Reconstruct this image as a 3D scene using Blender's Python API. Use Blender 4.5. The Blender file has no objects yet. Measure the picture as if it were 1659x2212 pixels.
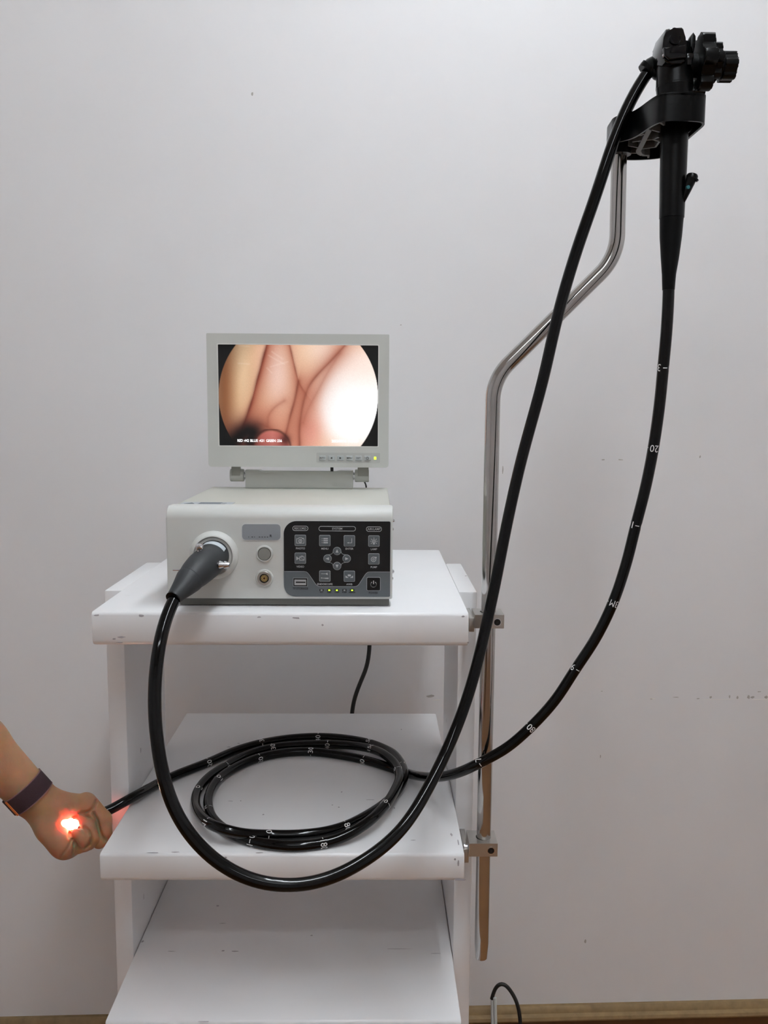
import bpy, bmesh, math, random
import numpy as np
from mathutils import Vector, Matrix
random.seed(5)
C = bpy.context.scene.collection
PI = math.pi

# ---------------------------------------------------------------- camera, world, exposure
H = 1.195                                     # lens height above the floor
cam_d = bpy.data.cameras.new('camera')
cam_d.sensor_fit = 'VERTICAL'
cam_d.sensor_height = 24.0
cam_d.lens = 24.0 * 1863.8 / 2212.0
cam_d.clip_start = 0.02
cam = bpy.data.objects.new('camera', cam_d)
C.objects.link(cam)
cam.matrix_world = Matrix([[0.99992, -0.00483, -0.01162, 0.0], [-0.01098, 0.1167, -0.99311, 0.0], [0.00616, 0.99316, 0.11663, 1.195], [0.0, 0.0, 0.0, 1.0]])
bpy.context.scene.camera = cam

world = bpy.data.worlds.new('world')
bpy.context.scene.world = world
world.use_nodes = True
world.node_tree.nodes['Background'].inputs[0].default_value = (0.75, 0.82, 0.9, 1)
world.node_tree.nodes['Background'].inputs[1].default_value = 0.15
vs = bpy.context.scene.view_settings
vs.view_transform = 'Standard'
vs.look = 'None'
vs.exposure = 0.12
vs.gamma = 1.0
vs.use_curve_mapping = False

bpy.context.scene.cycles.max_bounces = 14
bpy.context.scene.cycles.diffuse_bounces = 8

# ceiling lamps: (x, y, length, axis, strength)
CEILING_Z = 2.55
LAMPS = [(0.22, 0.15, 1.2, 'y', 47.0), (0.0, -0.9, 1.2, 'x', 16.0), (0.30, 0.95, 0.6, 'y', 44.0)]
LAMP_COLOR = (0.88, 0.945, 1.0)
TIP_POWER = 0.6
LEAK_FILL_POWER = 0.016
SCREEN = 1.0

# ---------------------------------------------------------------- helpers
WL = {}

def lin(c):
    c = np.asarray(c, float)
    return np.where(c <= 0.04045, c / 12.92, ((c + 0.055) / 1.055) ** 2.4)

MATS = {}
def mat(name, srgb, rough=0.5, metal=0.0, coat=0.0, var=0.0, vscale=40.0, bump=0.0, bscale=300.0,
        spec=0.5, emit=None, estr=0.0, sss=0.0, sssr=(1, .3, .15), specks=None, aniso=0.0):
    if name in MATS: return MATS[name]
    m = bpy.data.materials.new(name); m.use_nodes = True
    nt = m.node_tree; b = nt.nodes['Principled BSDF']; L = nt.links
    col = tuple(lin(srgb)) + (1,)
    b.inputs['Base Color'].default_value = col
    b.inputs['Roughness'].default_value = rough
    b.inputs['Metallic'].default_value = metal
    b.inputs['Specular IOR Level'].default_value = spec
    b.inputs['Coat Weight'].default_value = coat
    b.inputs['Coat Roughness'].default_value = 0.05
    tc = nt.nodes.new('ShaderNodeTexCoord')
    last = None
    if var > 0:
        n = nt.nodes.new('ShaderNodeTexNoise'); n.inputs['Scale'].default_value = vscale
        n.inputs['Detail'].default_value = 4
        L.new(tc.outputs['Object'], n.inputs['Vector'])
        r = nt.nodes.new('ShaderNodeMapRange')
        r.inputs['From Min'].default_value = .3; r.inputs['From Max'].default_value = .7
        r.inputs['To Min'].default_value = 1 - var; r.inputs['To Max'].default_value = 1 + var * .4
        L.new(n.outputs['Fac'], r.inputs['Value'])
        mx = nt.nodes.new('ShaderNodeMix'); mx.data_type = 'RGBA'; mx.blend_type = 'MULTIPLY'
        mx.inputs['Factor'].default_value = 1
        mx.inputs['A'].default_value = col
        L.new(r.outputs['Result'], mx.inputs['B'])
        last = mx.outputs['Result']
    if specks:
        sc, th, scol = specks
        n = nt.nodes.new('ShaderNodeTexNoise'); n.inputs['Scale'].default_value = sc
        n.inputs['Detail'].default_value = 3; n.inputs['Roughness'].default_value = .6
        L.new(tc.outputs['Object'], n.inputs['Vector'])
        r = nt.nodes.new('ShaderNodeMapRange')
        r.inputs['From Min'].default_value = th; r.inputs['From Max'].default_value = th + .03
        L.new(n.outputs['Fac'], r.inputs['Value'])
        mx = nt.nodes.new('ShaderNodeMix'); mx.data_type = 'RGBA'
        L.new(r.outputs['Result'], mx.inputs['Factor'])
        if last: L.new(last, mx.inputs['A'])
        else: mx.inputs['A'].default_value = col
        mx.inputs['B'].default_value = tuple(lin(scol)) + (1,)
        last = mx.outputs['Result']
    if last: L.new(last, b.inputs['Base Color'])
    if bump > 0:
        n = nt.nodes.new('ShaderNodeTexNoise'); n.inputs['Scale'].default_value = bscale
        n.inputs['Detail'].default_value = 3
        L.new(tc.outputs['Object'], n.inputs['Vector'])
        bp = nt.nodes.new('ShaderNodeBump'); bp.inputs['Strength'].default_value = bump
        bp.inputs['Distance'].default_value = .001
        L.new(n.outputs['Fac'], bp.inputs['Height']); L.new(bp.outputs['Normal'], b.inputs['Normal'])
    if emit is not None:
        b.inputs['Emission Color'].default_value = tuple(lin(emit)) + (1,)
        b.inputs['Emission Strength'].default_value = estr
    if sss > 0:
        b.inputs['Subsurface Weight'].default_value = 1.0
        b.inputs['Subsurface Radius'].default_value = sssr
        b.inputs['Subsurface Scale'].default_value = sss
    MATS[name] = m
    return m

def thing(name, label, cat, loc=(0, 0, 0), group=None):
    o = bpy.data.objects.new(name, None); C.objects.link(o)
    o.empty_display_size = .05
    o.location = loc; WL[o] = Vector(loc)
    o['label'] = label; o['category'] = cat
    if group: o['group'] = group
    return o

def part(name, bm, m, parent=None, label=None, sharp=35, loc=None, kind=None):
    me = bpy.data.meshes.new(name)
    base = Vector(loc) if loc is not None else (WL[parent] if parent else Vector((0, 0, 0)))
    bmesh.ops.translate(bm, verts=bm.verts, vec=-base)
    bmesh.ops.recalc_face_normals(bm, faces=bm.faces)
    bm.to_mesh(me); bm.free()
    me.materials.append(m)
    me.shade_smooth()
    me.set_sharp_from_angle(angle=math.radians(sharp))
    o = bpy.data.objects.new(name, me); C.objects.link(o)
    o.parent = parent
    o.location = base - (WL[parent] if parent else Vector((0, 0, 0)))
    WL[o] = base
    if label: o['label'] = label
    if kind: o['kind'] = kind
    return o

def struct(name, bm, m, **k):
    o = part(name, bm, m, **k); o['kind'] = 'structure'
    return o

def copy_part(o, parent, loc):
    c = o.copy(); C.objects.link(c); c.parent = parent
    c.location = Vector(loc) - WL[parent]; WL[c] = Vector(loc)
    return c

def B(): return bmesh.new()

def join(bm, other):
    me = bpy.data.meshes.new('tmp'); other.to_mesh(me); bm.from_mesh(me); bpy.data.meshes.remove(me); other.free()

def box(bm, x0, x1, y0, y1, z0, z1, bev=0.0, seg=2):
    t = bmesh.new()
    bmesh.ops.create_cube(t, size=1)
    for v in t.verts:
        v.co = Vector((x0 + (v.co.x + .5) * (x1 - x0), y0 + (v.co.y + .5) * (y1 - y0), z0 + (v.co.z + .5) * (z1 - z0)))
    if bev > 0:
        bmesh.ops.bevel(t, geom=t.edges[:], offset=bev, segments=seg, affect='EDGES', profile=.5)
    join(bm, t)

def prism(bm, poly, plane, d0, d1, bev=0.0, seg=2, front_only=False):
    """extrude a 2D polygon; plane 'xz' extrudes along y, 'xy' along z, 'yz' along x"""
    f = {'xz': lambda a, b, d: (a, d, b), 'xy': lambda a, b, d: (a, b, d), 'yz': lambda a, b, d: (d, a, b)}[plane]
    t = bmesh.new()
    v0 = [t.verts.new(f(a, b, d0)) for a, b in poly]
    v1 = [t.verts.new(f(a, b, d1)) for a, b in poly]
    f0 = t.faces.new(v0); f1 = t.faces.new(v1[::-1])
    n = len(poly)
    for i in range(n):
        t.faces.new((v0[i], v1[i], v1[(i + 1) % n], v0[(i + 1) % n]))
    if bev > 0:
        ed = list(f0.edges) if front_only else list(f0.edges) + list(f1.edges)
        bmesh.ops.bevel(t, geom=ed, offset=bev, segments=seg, affect='EDGES', profile=.5)
    join(bm, t)

def rrect(x0, x1, z0, z1, r, n=5):
    """rounded rectangle, r = one radius or (bl, br, tr, tl)"""
    rs = (r,) * 4 if not isinstance(r, (tuple, list)) else r
    out = []
    for (cx, cz, a0, q) in ((x0, z0, PI, rs[0]), (x1, z0, 1.5 * PI, rs[1]), (x1, z1, 0, rs[2]), (x0, z1, .5 * PI, rs[3])):
        ox = cx + q if cx == x0 else cx - q
        oz = cz + q if cz == z0 else cz - q
        k = n if q > 0 else 0
        for i in range(k + 1):
            a = a0 + .5 * PI * (i / k if k else 0)
            out.append((ox + q * math.cos(a), oz + q * math.sin(a)))
    return out

def circ(cx, cz, r, n=32):
    return [(cx + r * math.cos(2 * PI * i / n), cz + r * math.sin(2 * PI * i / n)) for i in range(n)]

def ring2(bm, outer, inner, plane, d0, d1):
    """prism with a hole; outer and inner polygons of equal length"""
    f = {'xz': lambda a, b, d: (a, d, b), 'xy': lambda a, b, d: (a, b, d), 'yz': lambda a, b, d: (d, a, b)}[plane]
    t = bmesh.new(); n = len(outer)
    o0 = [t.verts.new(f(a, b, d0)) for a, b in outer]; o1 = [t.verts.new(f(a, b, d1)) for a, b in outer]
    i0 = [t.verts.new(f(a, b, d0)) for a, b in inner]; i1 = [t.verts.new(f(a, b, d1)) for a, b in inner]
    for k in range(n):
        j = (k + 1) % n
        t.faces.new((o0[k], o1[k], o1[j], o0[j])); t.faces.new((i0[k], i0[j], i1[j], i1[k]))
        t.faces.new((o0[k], o0[j], i0[j], i0[k])); t.faces.new((o1[k], i1[k], i1[j], o1[j]))
    join(bm, t)

def frame_of(axis):
    a = Vector(axis).normalized()
    u = a.cross(Vector((0, 0, 1)))
    if u.length < 1e-3: u = Vector((1, 0, 0))
    u.normalize(); v = a.cross(u).normalized()
    return a, u, v

def lathe(bm, prof, origin, axis, n=32, sx=1.0, sy=1.0):
    """prof = [(t along axis, radius)]"""
    a, u, v = frame_of(axis); o = Vector(origin)
    t = bmesh.new(); rows = []
    for (h, r) in prof:
        if r < 1e-6: rows.append([t.verts.new(o + a * h)])
        else: rows.append([t.verts.new(o + a * h + u * (r * sx * math.cos(2 * PI * i / n)) + v * (r * sy * math.sin(2 * PI * i / n))) for i in range(n)])
    for p, q in zip(rows, rows[1:]):
        for i in range(n):
            j = (i + 1) % n
            if len(p) == 1 and len(q) == 1: continue
            if len(p) == 1: t.faces.new((p[0], q[i], q[j]))
            elif len(q) == 1: t.faces.new((p[i], p[j], q[0]))
            else: t.faces.new((p[i], p[j], q[j], q[i]))
    if len(rows[0]) > 1: t.faces.new(rows[0])
    if len(rows[-1]) > 1: t.faces.new(rows[-1][::-1])
    join(bm, t)

def spline(pts, step=0.006):
    """centripetal Catmull-Rom through the points, resampled evenly"""
    P = [Vector(p) for p in pts]
    P = [P[0] * 2 - P[1]] + P + [P[-1] * 2 - P[-2]]
    dense = []
    for i in range(1, len(P) - 2):
        p0, p1, p2, p3 = P[i - 1:i + 3]
        t0 = 0; t1 = t0 + (p1 - p0).length ** .5; t2 = t1 + (p2 - p1).length ** .5; t3 = t2 + (p3 - p2).length ** .5
        for k in range(24):
            t = t1 + (t2 - t1) * k / 24
            A1 = p0 * ((t1 - t) / (t1 - t0)) + p1 * ((t - t0) / (t1 - t0))
            A2 = p1 * ((t2 - t) / (t2 - t1)) + p2 * ((t - t1) / (t2 - t1))
            A3 = p2 * ((t3 - t) / (t3 - t2)) + p3 * ((t - t2) / (t3 - t2))
            B1 = A1 * ((t2 - t) / (t2 - t0)) + A2 * ((t - t0) / (t2 - t0))
            B2 = A2 * ((t3 - t) / (t3 - t1)) + A3 * ((t - t1) / (t3 - t1))
            dense.append(B1 * ((t2 - t) / (t2 - t1)) + B2 * ((t - t1) / (t2 - t1)))
    dense.append(P[-2])
    d = np.array([list(p) for p in dense])
    s = np.concatenate([[0], np.cumsum(np.linalg.norm(np.diff(d, axis=0), axis=1))])
    n = max(2, int(s[-1] / step) + 1)
    q = np.linspace(0, s[-1], n)
    out = np.stack([np.interp(q, s, d[:, k]) for k in range(3)], 1)
    for _ in range(2):
        out[1:-1] = .25 * out[:-2] + .5 * out[1:-1] + .25 * out[2:]
    return [Vector(p) for p in out]

def frames(P):
    """rotation minimising frames"""
    T = [(P[min(i + 1, len(P) - 1)] - P[max(i - 1, 0)]).normalized() for i in range(len(P))]
    u = T[0].cross(Vector((0.3, 1, 0.2))).normalized()
    U = []
    for t in T:
        u = (u - t * u.dot(t)).normalized(); U.append(u.copy())
    return T, U, [t.cross(w) for t, w in zip(T, U)]

def tube(bm, P, r, n=20, cap=True):
    """r = radius or list"""
    T, U, V = frames(P)
    R = r if isinstance(r, (list, tuple)) else [r] * len(P)
    rows = [[bm.verts.new(p + u * (q * math.cos(2 * PI * i / n)) + v * (q * math.sin(2 * PI * i / n))) for i in range(n)]
            for p, u, v, q in zip(P, U, V, R)]
    for a, b in zip(rows, rows[1:]):
        for i in range(n):
            j = (i + 1) % n
            bm.faces.new((a[i], a[j], b[j], b[i]))
    if cap:
        bm.faces.new(rows[0]); bm.faces.new(rows[-1][::-1])

def fillet(corners, radius, step=.004):
    """polyline with rounded corners"""
    P = [Vector(c) for c in corners]; out = [P[0]]
    for a, b, c in zip(P, P[1:], P[2:]):
        d1 = (a - b).normalized(); d2 = (c - b).normalized()
        ang = d1.angle(d2); cut = radius / math.tan(ang / 2)
        p, q = b + d1 * cut, b + d2 * cut
        cen = b + (d1 + d2).normalized() * (radius / math.sin(ang / 2))
        n = 12
        s = (p - cen); e = (q - cen); th = s.angle(e)
        for i in range(n + 1):
            f = i / n
            out.append(cen + (s * math.sin((1 - f) * th) + e * math.sin(f * th)) / math.sin(th))
    out.append(P[-1])
    return out

_font_tmp = []
def text_bm(s, size, align='CENTER', extrude=0.0, bold=0.0):
    cu = bpy.data.curves.new('lettering', 'FONT'); cu.body = s; cu.size = size
    cu.align_x = align; cu.align_y = 'CENTER'; cu.extrude = extrude; cu.offset = bold
    cu.resolution_u = 3
    o = bpy.data.objects.new('lettering', cu); C.objects.link(o)
    dg = bpy.context.evaluated_depsgraph_get()
    me = bpy.data.meshes.new_from_object(o.evaluated_get(dg))
    bm = bmesh.new(); bm.from_mesh(me)
    bpy.data.objects.remove(o); bpy.data.curves.remove(cu); bpy.data.meshes.remove(me)
    return bm

def text_xz(s, x, z, y, size, align='CENTER', bold=0.0, sx=1.0):
    """text on a wall facing -y"""
    bm = text_bm(s, size, align, 0.00008, bold)
    for v in bm.verts:
        v.co = Vector((x + v.co.x * sx, y - v.co.z, z + v.co.y))
    return bm

# ---------------------------------------------------------------- materials
WALL = mat('wall_paint', (.90, .897, .90), rough=.55, var=.03, vscale=3, bump=.08, bscale=120)
CEIL = mat('ceiling_paint', (.92, .92, .91), rough=.8)
FLOOR = mat('wood_floor', (.60, .42, .25), rough=.35, var=.25, vscale=14)
BASEB = mat('brown_skirting', (.34, .22, .11), rough=.4, var=.2, vscale=30, bump=.1)
BASECAP = mat('tan_skirting_cap', (.56, .46, .31), rough=.5, var=.25, vscale=60)
CART = mat('white_enamel', (.93, .93, .935), rough=.32, var=.03, vscale=9, specks=(170, .80, (.45, .43, .45)))
CARTEDGE = mat('dark_gap', (.16, .13, .11), rough=.8)
STEEL = mat('polished_steel', (.74, .73, .72), rough=.11, metal=1, var=.1, vscale=25)
ALU = mat('satin_aluminium', (.76, .75, .73), rough=.38, metal=1, bump=.15, bscale=900)
CHROME = mat('chrome', (.86, .86, .87), rough=.1, metal=1)
HOLE = mat('black_hole', (.03, .025, .02), rough=.5)
RUBBER = mat('glossy_black_sheath', (.010, .010, .011), rough=.07, spec=.30)
BLACK = mat('black_plastic', (.014, .016, .017), rough=.28, spec=.22)
GLOSS = mat('gloss_black_plastic', (.014, .014, .022), rough=.12, spec=.4)
MATTE = mat('matte_dark_rubber', (.155, .165, .175), rough=.55, bump=.1, bscale=800)
WEB = mat('lit_rib_grey', (.36, .37, .37), rough=.5)  # grey is the light on the rib edges, put into the colour
WHITE = mat('white_print', (.92, .92, .92), rough=.5)
BEZEL = mat('pearl_grey_paint', (.80, .805, .79), rough=.42, bump=.03, bscale=1500)
COVER = mat('beige_grey_paint', (.735, .735, .70), rough=.55, bump=.06, bscale=1500)
MONI = mat('light_grey_monitor_plastic', (.76, .765, .745), rough=.5, bump=.05, bscale=1500)
PANEL = mat('black_membrane', (.028, .036, .042), rough=.3)
SLATE = mat('slate_grey_membrane', (.37, .395, .41), rough=.4)
BTN = mat('grey_membrane_button', (.36, .385, .40), rough=.4)
LINE = mat('pale_grey_line', (.62, .64, .65), rough=.5)
PRINT = mat('grey_print', (.74, .75, .76), rough=.5)
DARKPR = mat('dark_print', (.07, .075, .08), rough=.5)
BADGE = mat('grey_badge', (.56, .58, .60), rough=.45)
SILVER = mat('silver_slot', (.76, .78, .79), rough=.3, metal=.6)
GOLD = mat('gold_insert', (.70, .60, .38), rough=.4, metal=.3)
LED = mat('lit_led', (.7, .9, .2), emit=(.82, 1, .25), estr=1.3)
LEDOFF = mat('unlit_led', (.62, .64, .64), rough=.3)
TEAL = mat('teal_dot', (.16, .42, .45), rough=.5)
CHIP = mat('chipped_plaster', (.70, .68, .66), rough=.9)
CHIPW = mat('white_plaster', (.93, .92, .90), rough=.9)
CABLE = mat('black_cable', (.07, .065, .06), rough=.45)
WCABLE = mat('white_cable', (.80, .82, .81), rough=.45)
LAMPM = mat('lamp_tube', (1, 1, 1))
TRAY = mat('lamp_tray', (.9, .9, .9), rough=.4)

# ---------------------------------------------------------------- room
XL, XR, YF = -2.0, 2.1, -2.2
WA = math.radians(1.79)
WP = Vector((.183, 1.478, 0))
def wall_y(x): return WP.y + (x - WP.x) * math.tan(WA)

bm = B(); prism(bm, [(XL, YF), (XR, YF), (XR, wall_y(XR) + .1), (XL, wall_y(XL) + .1)], 'xy', -.1, 0)
floor = struct('floor', bm, FLOOR)
bm = B(); prism(bm, [(XL, YF), (XR, YF), (XR, wall_y(XR) + .1), (XL, wall_y(XL) + .1)], 'xy', CEILING_Z, CEILING_Z + .1)
struct('ceiling', bm, CEIL)
bm = B(); prism(bm, [(XL, wall_y(XL)), (XR, wall_y(XR)), (XR, wall_y(XR) + .1), (XL, wall_y(XL) + .1)], 'xy', 0, CEILING_Z)
wall_back = struct('wall_back', bm, WALL)
bm = B(); box(bm, XL - .1, XL, YF, wall_y(XL) + .1, 0, CEILING_Z); struct('wall_left', bm, WALL)
bm = B(); box(bm, XR, XR + .1, YF, wall_y(XR) + .1, 0, CEILING_Z); struct('wall_right', bm, WALL)
bm = B(); box(bm, XL, XR, YF - .1, YF, 0, CEILING_Z); struct('wall_front', bm, WALL)

# skirting along the back wall: dark board under a paler moulded cap
def along_wall(bm, prof):
    """profile of (distance from wall, z) swept along the back wall"""
    t = bmesh.new(); rows = []
    for x in (XL, XR):
        n = Vector((math.sin(WA), -math.cos(WA), 0)); p = Vector((x, wall_y(x), 0))
        rows.append([t.verts.new(p + n * d + Vector((0, 0, z))) for d, z in prof])
    k = len(prof)
    for i in range(k): t.faces.new((rows[0][i], rows[0][(i + 1) % k], rows[1][(i + 1) % k], rows[1][i]))
    t.faces.new(rows[0]); t.faces.new(rows[1][::-1]); join(bm, t)
bm = B(); along_wall(bm, [(0, 0), (.016, 0), (.016, .080), (0, .080)])
sk = struct('baseboard_back', bm, BASEB)
bm = B(); along_wall(bm, [(0, .080), (.019, .080), (.021, .084), (.019, .089), (.012, .0915), (.010, .098), (.006, .102), (0, .102)])
part('cap', bm, BASECAP, sk, label='tan moulded cap')

# chips and scuffs on the plaster
def chip(x, z, w, h, m, seed, d=.0006):
    rnd = random.Random(seed); bm = B()
    n = Vector((math.sin(WA), -math.cos(WA), 0)); t = Vector((math.cos(WA), math.sin(WA), 0))
    p0 = Vector((x, wall_y(x), z))
    vs_ = []
    for i in range(9):
        a = 2 * PI * i / 9; q = rnd.uniform(.55, 1.0)
        vs_.append(bm.verts.new(p0 + t * (w * .5 * q * math.cos(a)) + Vector((0, 0, h * .5 * q * math.sin(a))) + n * d * .3))
    c = bm.verts.new(p0 + n * d)
    for i in range(9): bm.faces.new((vs_[i], vs_[(i + 1) % 9], c))
    part('plaster_chip', bm, m, wall_back)
CHIPS = [(0.50084, 0.68672, 0.00948, 0.00237, 1), (0.58247, 0.68604, 0.0079, 0.00237, 0), (0.60513, 0.68843, 0.00474, 0.00632, 0), (0.63974, 0.689, 0.00395, 0.0079, 0), (0.65417, 0.68802, 0.00553, 0.00711, 0), (0.6745, 0.68786, 0.00553, 0.00869, 0), (0.68129, 0.6878, 0.00948, 0.00553, 0), (0.70674, 0.68759, 0.00948, 0.0079, 0), (0.69341, 0.69801, 0.00948, 0.00237, 0), (0.69426, 0.68339, 0.0474, 0.00158, 1), (0.62648, 0.68396, 0.0869, 0.00126, 1), (0.54191, 0.68895, 0.01422, 0.00158, 0), (0.39344, 0.22519, 0.00553, 0.00948, 0), (0.37493, 0.72515, 0.0079, 0.00158, 1), (0.40924, 0.57999, 0.00237, 0.00711, 0), (0.4074, 0.70113, 0.00474, 0.00158, 0), (0.11391, 0.68739, 0.02212, 0.00237, 1), (0.10151, 0.69426, 0.01738, 0.00632, 0), (-0.1999, 1.70203, 0.00474, 0.0079, 0), (0.04364, 1.33794, 0.00316, 0.00237, 0), (0.22099, 1.09519, 0.00237, 0.0158, 0), (0.39499, 1.11335, 0.0079, 0.00237, 0), (0.42489, 1.11346, 0.01106, 0.00237, 0), (0.56435, 1.1188, 0.00316, 0.00632, 0), (0.49752, 0.68589, 0.00632, 0.00158, 0)]
for i, (x, z, w, h, k) in enumerate(CHIPS):
    chip(x, z, w, h, CHIPW if k else CHIP, i)

# ceiling lamps: white trays with two bare tubes each
for k, (lx, ly, ll, axis, pw) in enumerate(LAMPS):
    t = thing('ceiling_light', ['long twin tube ceiling light above and before the trolley', 'twin tube ceiling light running crossways behind the camera', 'short twin tube ceiling light close to the back wall'][k], 'lamp', (lx, ly, CEILING_Z))
    z = CEILING_Z; c_, a_ = (lx, ly) if axis == 'y' else (ly, lx)
    def turn(bm):
        if axis == 'y':
            for v in bm.verts: v.co = Vector((v.co.y, v.co.x, v.co.z))
        return bm
    bm = B()
    prism(bm, [(c_ - .09, z), (c_ + .09, z), (c_ + .075, z - .045), (c_ + .02, z - .03), (c_, z - .04), (c_ - .02, z - .03), (c_ - .075, z - .045)], 'yz', a_ - ll / 2 - .03, a_ + ll / 2 + .03)
    part('tray', turn(bm), TRAY, t)
    lm = mat('lamp_tube_light_%d' % k, (1, 1, 1), emit=(1, 1, 1), estr=pw)
    lm.node_tree.nodes['Principled BSDF'].inputs['Emission Color'].default_value = LAMP_COLOR + (1,)
    for s in (-1, 1):
        bm = B(); lathe(bm, [(0, .013), (ll, .013)], (a_ - ll / 2, c_ + s * .045, z - .066), (1, 0, 0), 12)
        part('lamp_tube', turn(bm), lm, t)
        for e in (0, 1):
            bm = B(); box(bm, a_ - ll / 2 - .012 + e * ll, a_ - ll / 2 + .012 + e * ll, c_ + s * .045 - .012, c_ + s * .045 + .012, z - .082, z - .03)
            part('lamp_holder', turn(bm), TRAY, t)

# ---------------------------------------------------------------- trolley
SX0, SX1 = -.3135, .1065
PX0, PX1 = SX0 - .0239, SX1 + .0239
ZT, ZM, Z3 = 0.9716, 0.6881, 0.4798
YFR = .9407
trolley = thing('trolley', 'white enamelled trolley with three open shelves carrying the processor', 'trolley', (-.10, 1.16, 0))
for (a, b) in ((PX0, SX0 - .0006), (SX1 + .0006, PX1)):
    bm = B(); box(bm, a, b, 1.0657, 1.267, .075, ZT - .0022, .0022)
    part('side_panel', bm, CART, trolley)
def shelf(z, yb, th):
    bm = B()
    # tray: rounded plate with a deep front lip
    prof = [(YFR + .0035, z), (yb - .002, z), (yb, z - .002), (yb, z - .022), (YFR + .02, z - .022), (YFR + .02, z - th), (YFR + .005, z - th),
            (YFR + .0018, z - th + .002), (YFR, z - th + .006), (YFR, z - .004), (YFR + .001, z - .0015)]
    prism(bm, prof, 'yz', SX0, SX1, .0022, 2)
    return part('shelf', bm, CART, trolley, sharp=40)
sh_top = shelf(ZT, 1.380, .0385)
sh_mid = shelf(ZM, 1.4058, .0345)
sh_low = shelf(Z3, 1.40, .0345)
shelf(.22, 1.40, .0345)
for x in (PX0 + .012, PX1 - .012):
    for y in (1.085, 1.247):
        bm = B(); lathe(bm, [(0, .009), (.022, .009), (.024, .006), (.04, .006)], (x, y, .036), (0, 0, 1), 14)
        c = part('caster', bm, ALU, trolley)
        bm = B(); lathe(bm, [(0, .014), (.002, .018), (.014, .018), (.016, .014)], (x - .008, y - .012, .018), (1, 0, 0), 20)
        part('wheel', bm, BLACK, c)
# scuffs in the paint
SCUFF = mat('paint_scuff', (.68, .66, .68), rough=.8)
def scuff(par, x, y, z, w, h, face, seed, m=SCUFF):
    rnd = random.Random(seed); bm = B(); vv = []
    for i in range(8):
        a = 2 * PI * i / 8; q = rnd.uniform(.5, 1)
        da, db = w * .5 * q * math.cos(a), h * .5 * q * math.sin(a)
        if face == 'top': co = (x + da, y + db, z + .0002)
        elif face == 'front': co = (x + da, y - .0002, z + db)
        elif face == 'left': co = (x - .0002, y + da, z + db)
        else: co = (x + .0002, y + da, z + db)
        vv.append(bm.verts.new(co))
    bm.faces.new(vv); part('scuff', bm, m, par)
TOPS = [(-0.22741, 0.94438, 0.012, 0.003, 1), (-0.25267, 0.94332, 0.02, 0.002, 1), (-0.13033, 0.94338, 0.01, 0.002, 1), (-0.1851, 1.07496, 0.009, 0.002, 1), (-0.17207, 1.07633, 0.003, 0.003, 1), (-0.13754, 1.03742, 0.003, 0.004, 1), (-0.00415, 1.07938, 0.016, 0.0015, 1), (-0.0433, 1.05805, 0.003, 0.005, 1), (-0.04142, 1.10279, 0.003, 0.004, 1), (-0.05195, 1.06459, 0.003, 0.003, 1), (0.04875, 0.97266, 0.008, 0.002, 1), (-0.218, 1.25705, 0.008, 0.003, 1), (-0.20562, 1.27172, 0.006, 0.003, 1), (0.02808, 1.05558, 0.002, 0.006, 1), (0.04553, 1.33088, 0.002, 0.006, 1), (0.09512, 0.98624, 0.003, 0.01, 1), (0.10165, 0.96717, 0.002, 0.02, 1), (-0.31367, 0.96031, 0.003, 0.008, 1), (-0.19741, 0.94039, 0.02, 0.002, 2), (-0.31013, 1.09473, 0.004, 0.006, 2), (-0.18235, 1.07338, 0.012, 0.002, 2), (-0.19788, 1.07439, 0.006, 0.003, 2), (-0.26648, 1.07352, 0.014, 0.0015, 2), (-0.20988, 1.13597, 0.012, 0.0015, 2), (-0.22414, 1.17922, 0.005, 0.006, 2), (-0.08275, 1.10787, 0.004, 0.003, 2), (0.03513, 1.07798, 0.05, 0.0012, 2), (0.08402, 1.06798, 0.02, 0.0012, 2), (0.11292, 0.93921, 0.004, 0.002, 0), (-0.29741, 1.02654, 0.01, 0.004, 3), (-0.29745, 1.06753, 0.01, 0.003, 3), (0.05992, 1.12205, 0.003, 0.005, 3), (0.03522, 1.02184, 0.004, 0.003, 3)]
for i, (x, y, w, h, k) in enumerate(TOPS):
    if SX0 < x < SX1: scuff((sh_top, sh_mid, sh_low, sh_top)[k], x, y, (ZT, ZM, Z3, ZT)[k], w, h, 'top', i, WHITE if k == 3 else SCUFF)
FR = [(-0.30696, 0.96766, 0.007, 0.003, 0), (-0.25731, 0.96731, 0.008, 0.004, 0), (-0.28004, 0.94302, 0.012, 0.003, 0), (-0.28832, 0.94089, 0.005, 0.003, 0), (0.09973, 0.96751, 0.006, 0.003, 0), (0.10593, 0.9379, 0.004, 0.003, 0), (0.10067, 0.6568, 0.018, 0.0035, 1), (0.09928, 0.67662, 0.003, 0.012, 1), (0.09546, 0.6817, 0.003, 0.004, 1), (-0.08587, 0.96528, 0.012, 0.003, 0), (-0.12701, 0.96619, 0.006, 0.002, 0), (-0.16828, 0.68391, 0.004, 0.003, 1), (-0.05655, 0.95748, 0.003, 0.003, 0), (-0.2828, 0.93668, 0.01, 0.0015, 0)]
for i, (x, z, w, h, k) in enumerate(FR):
    scuff((sh_top, sh_mid)[k], x, YFR, z, w, h, 'front', 40 + i)
panel_l, panel_r = [o for o in trolley.children if o.name.startswith('side_panel')][:2]
scuff(panel_l, SX0 - .0006, 1.1257, 0.73682, .004, .011, 'right', 71)
scuff(panel_l, SX0 - .0006, 1.12, 0.52931, .003, .011, 'right', 72)
scuff(panel_r, SX1 + .0006, 1.21, 0.74824, .003, .009, 'left', 73)
scuff(panel_r, .127, 1.17, ZT - .0022, .004, .006, 'top', 74)

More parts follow.
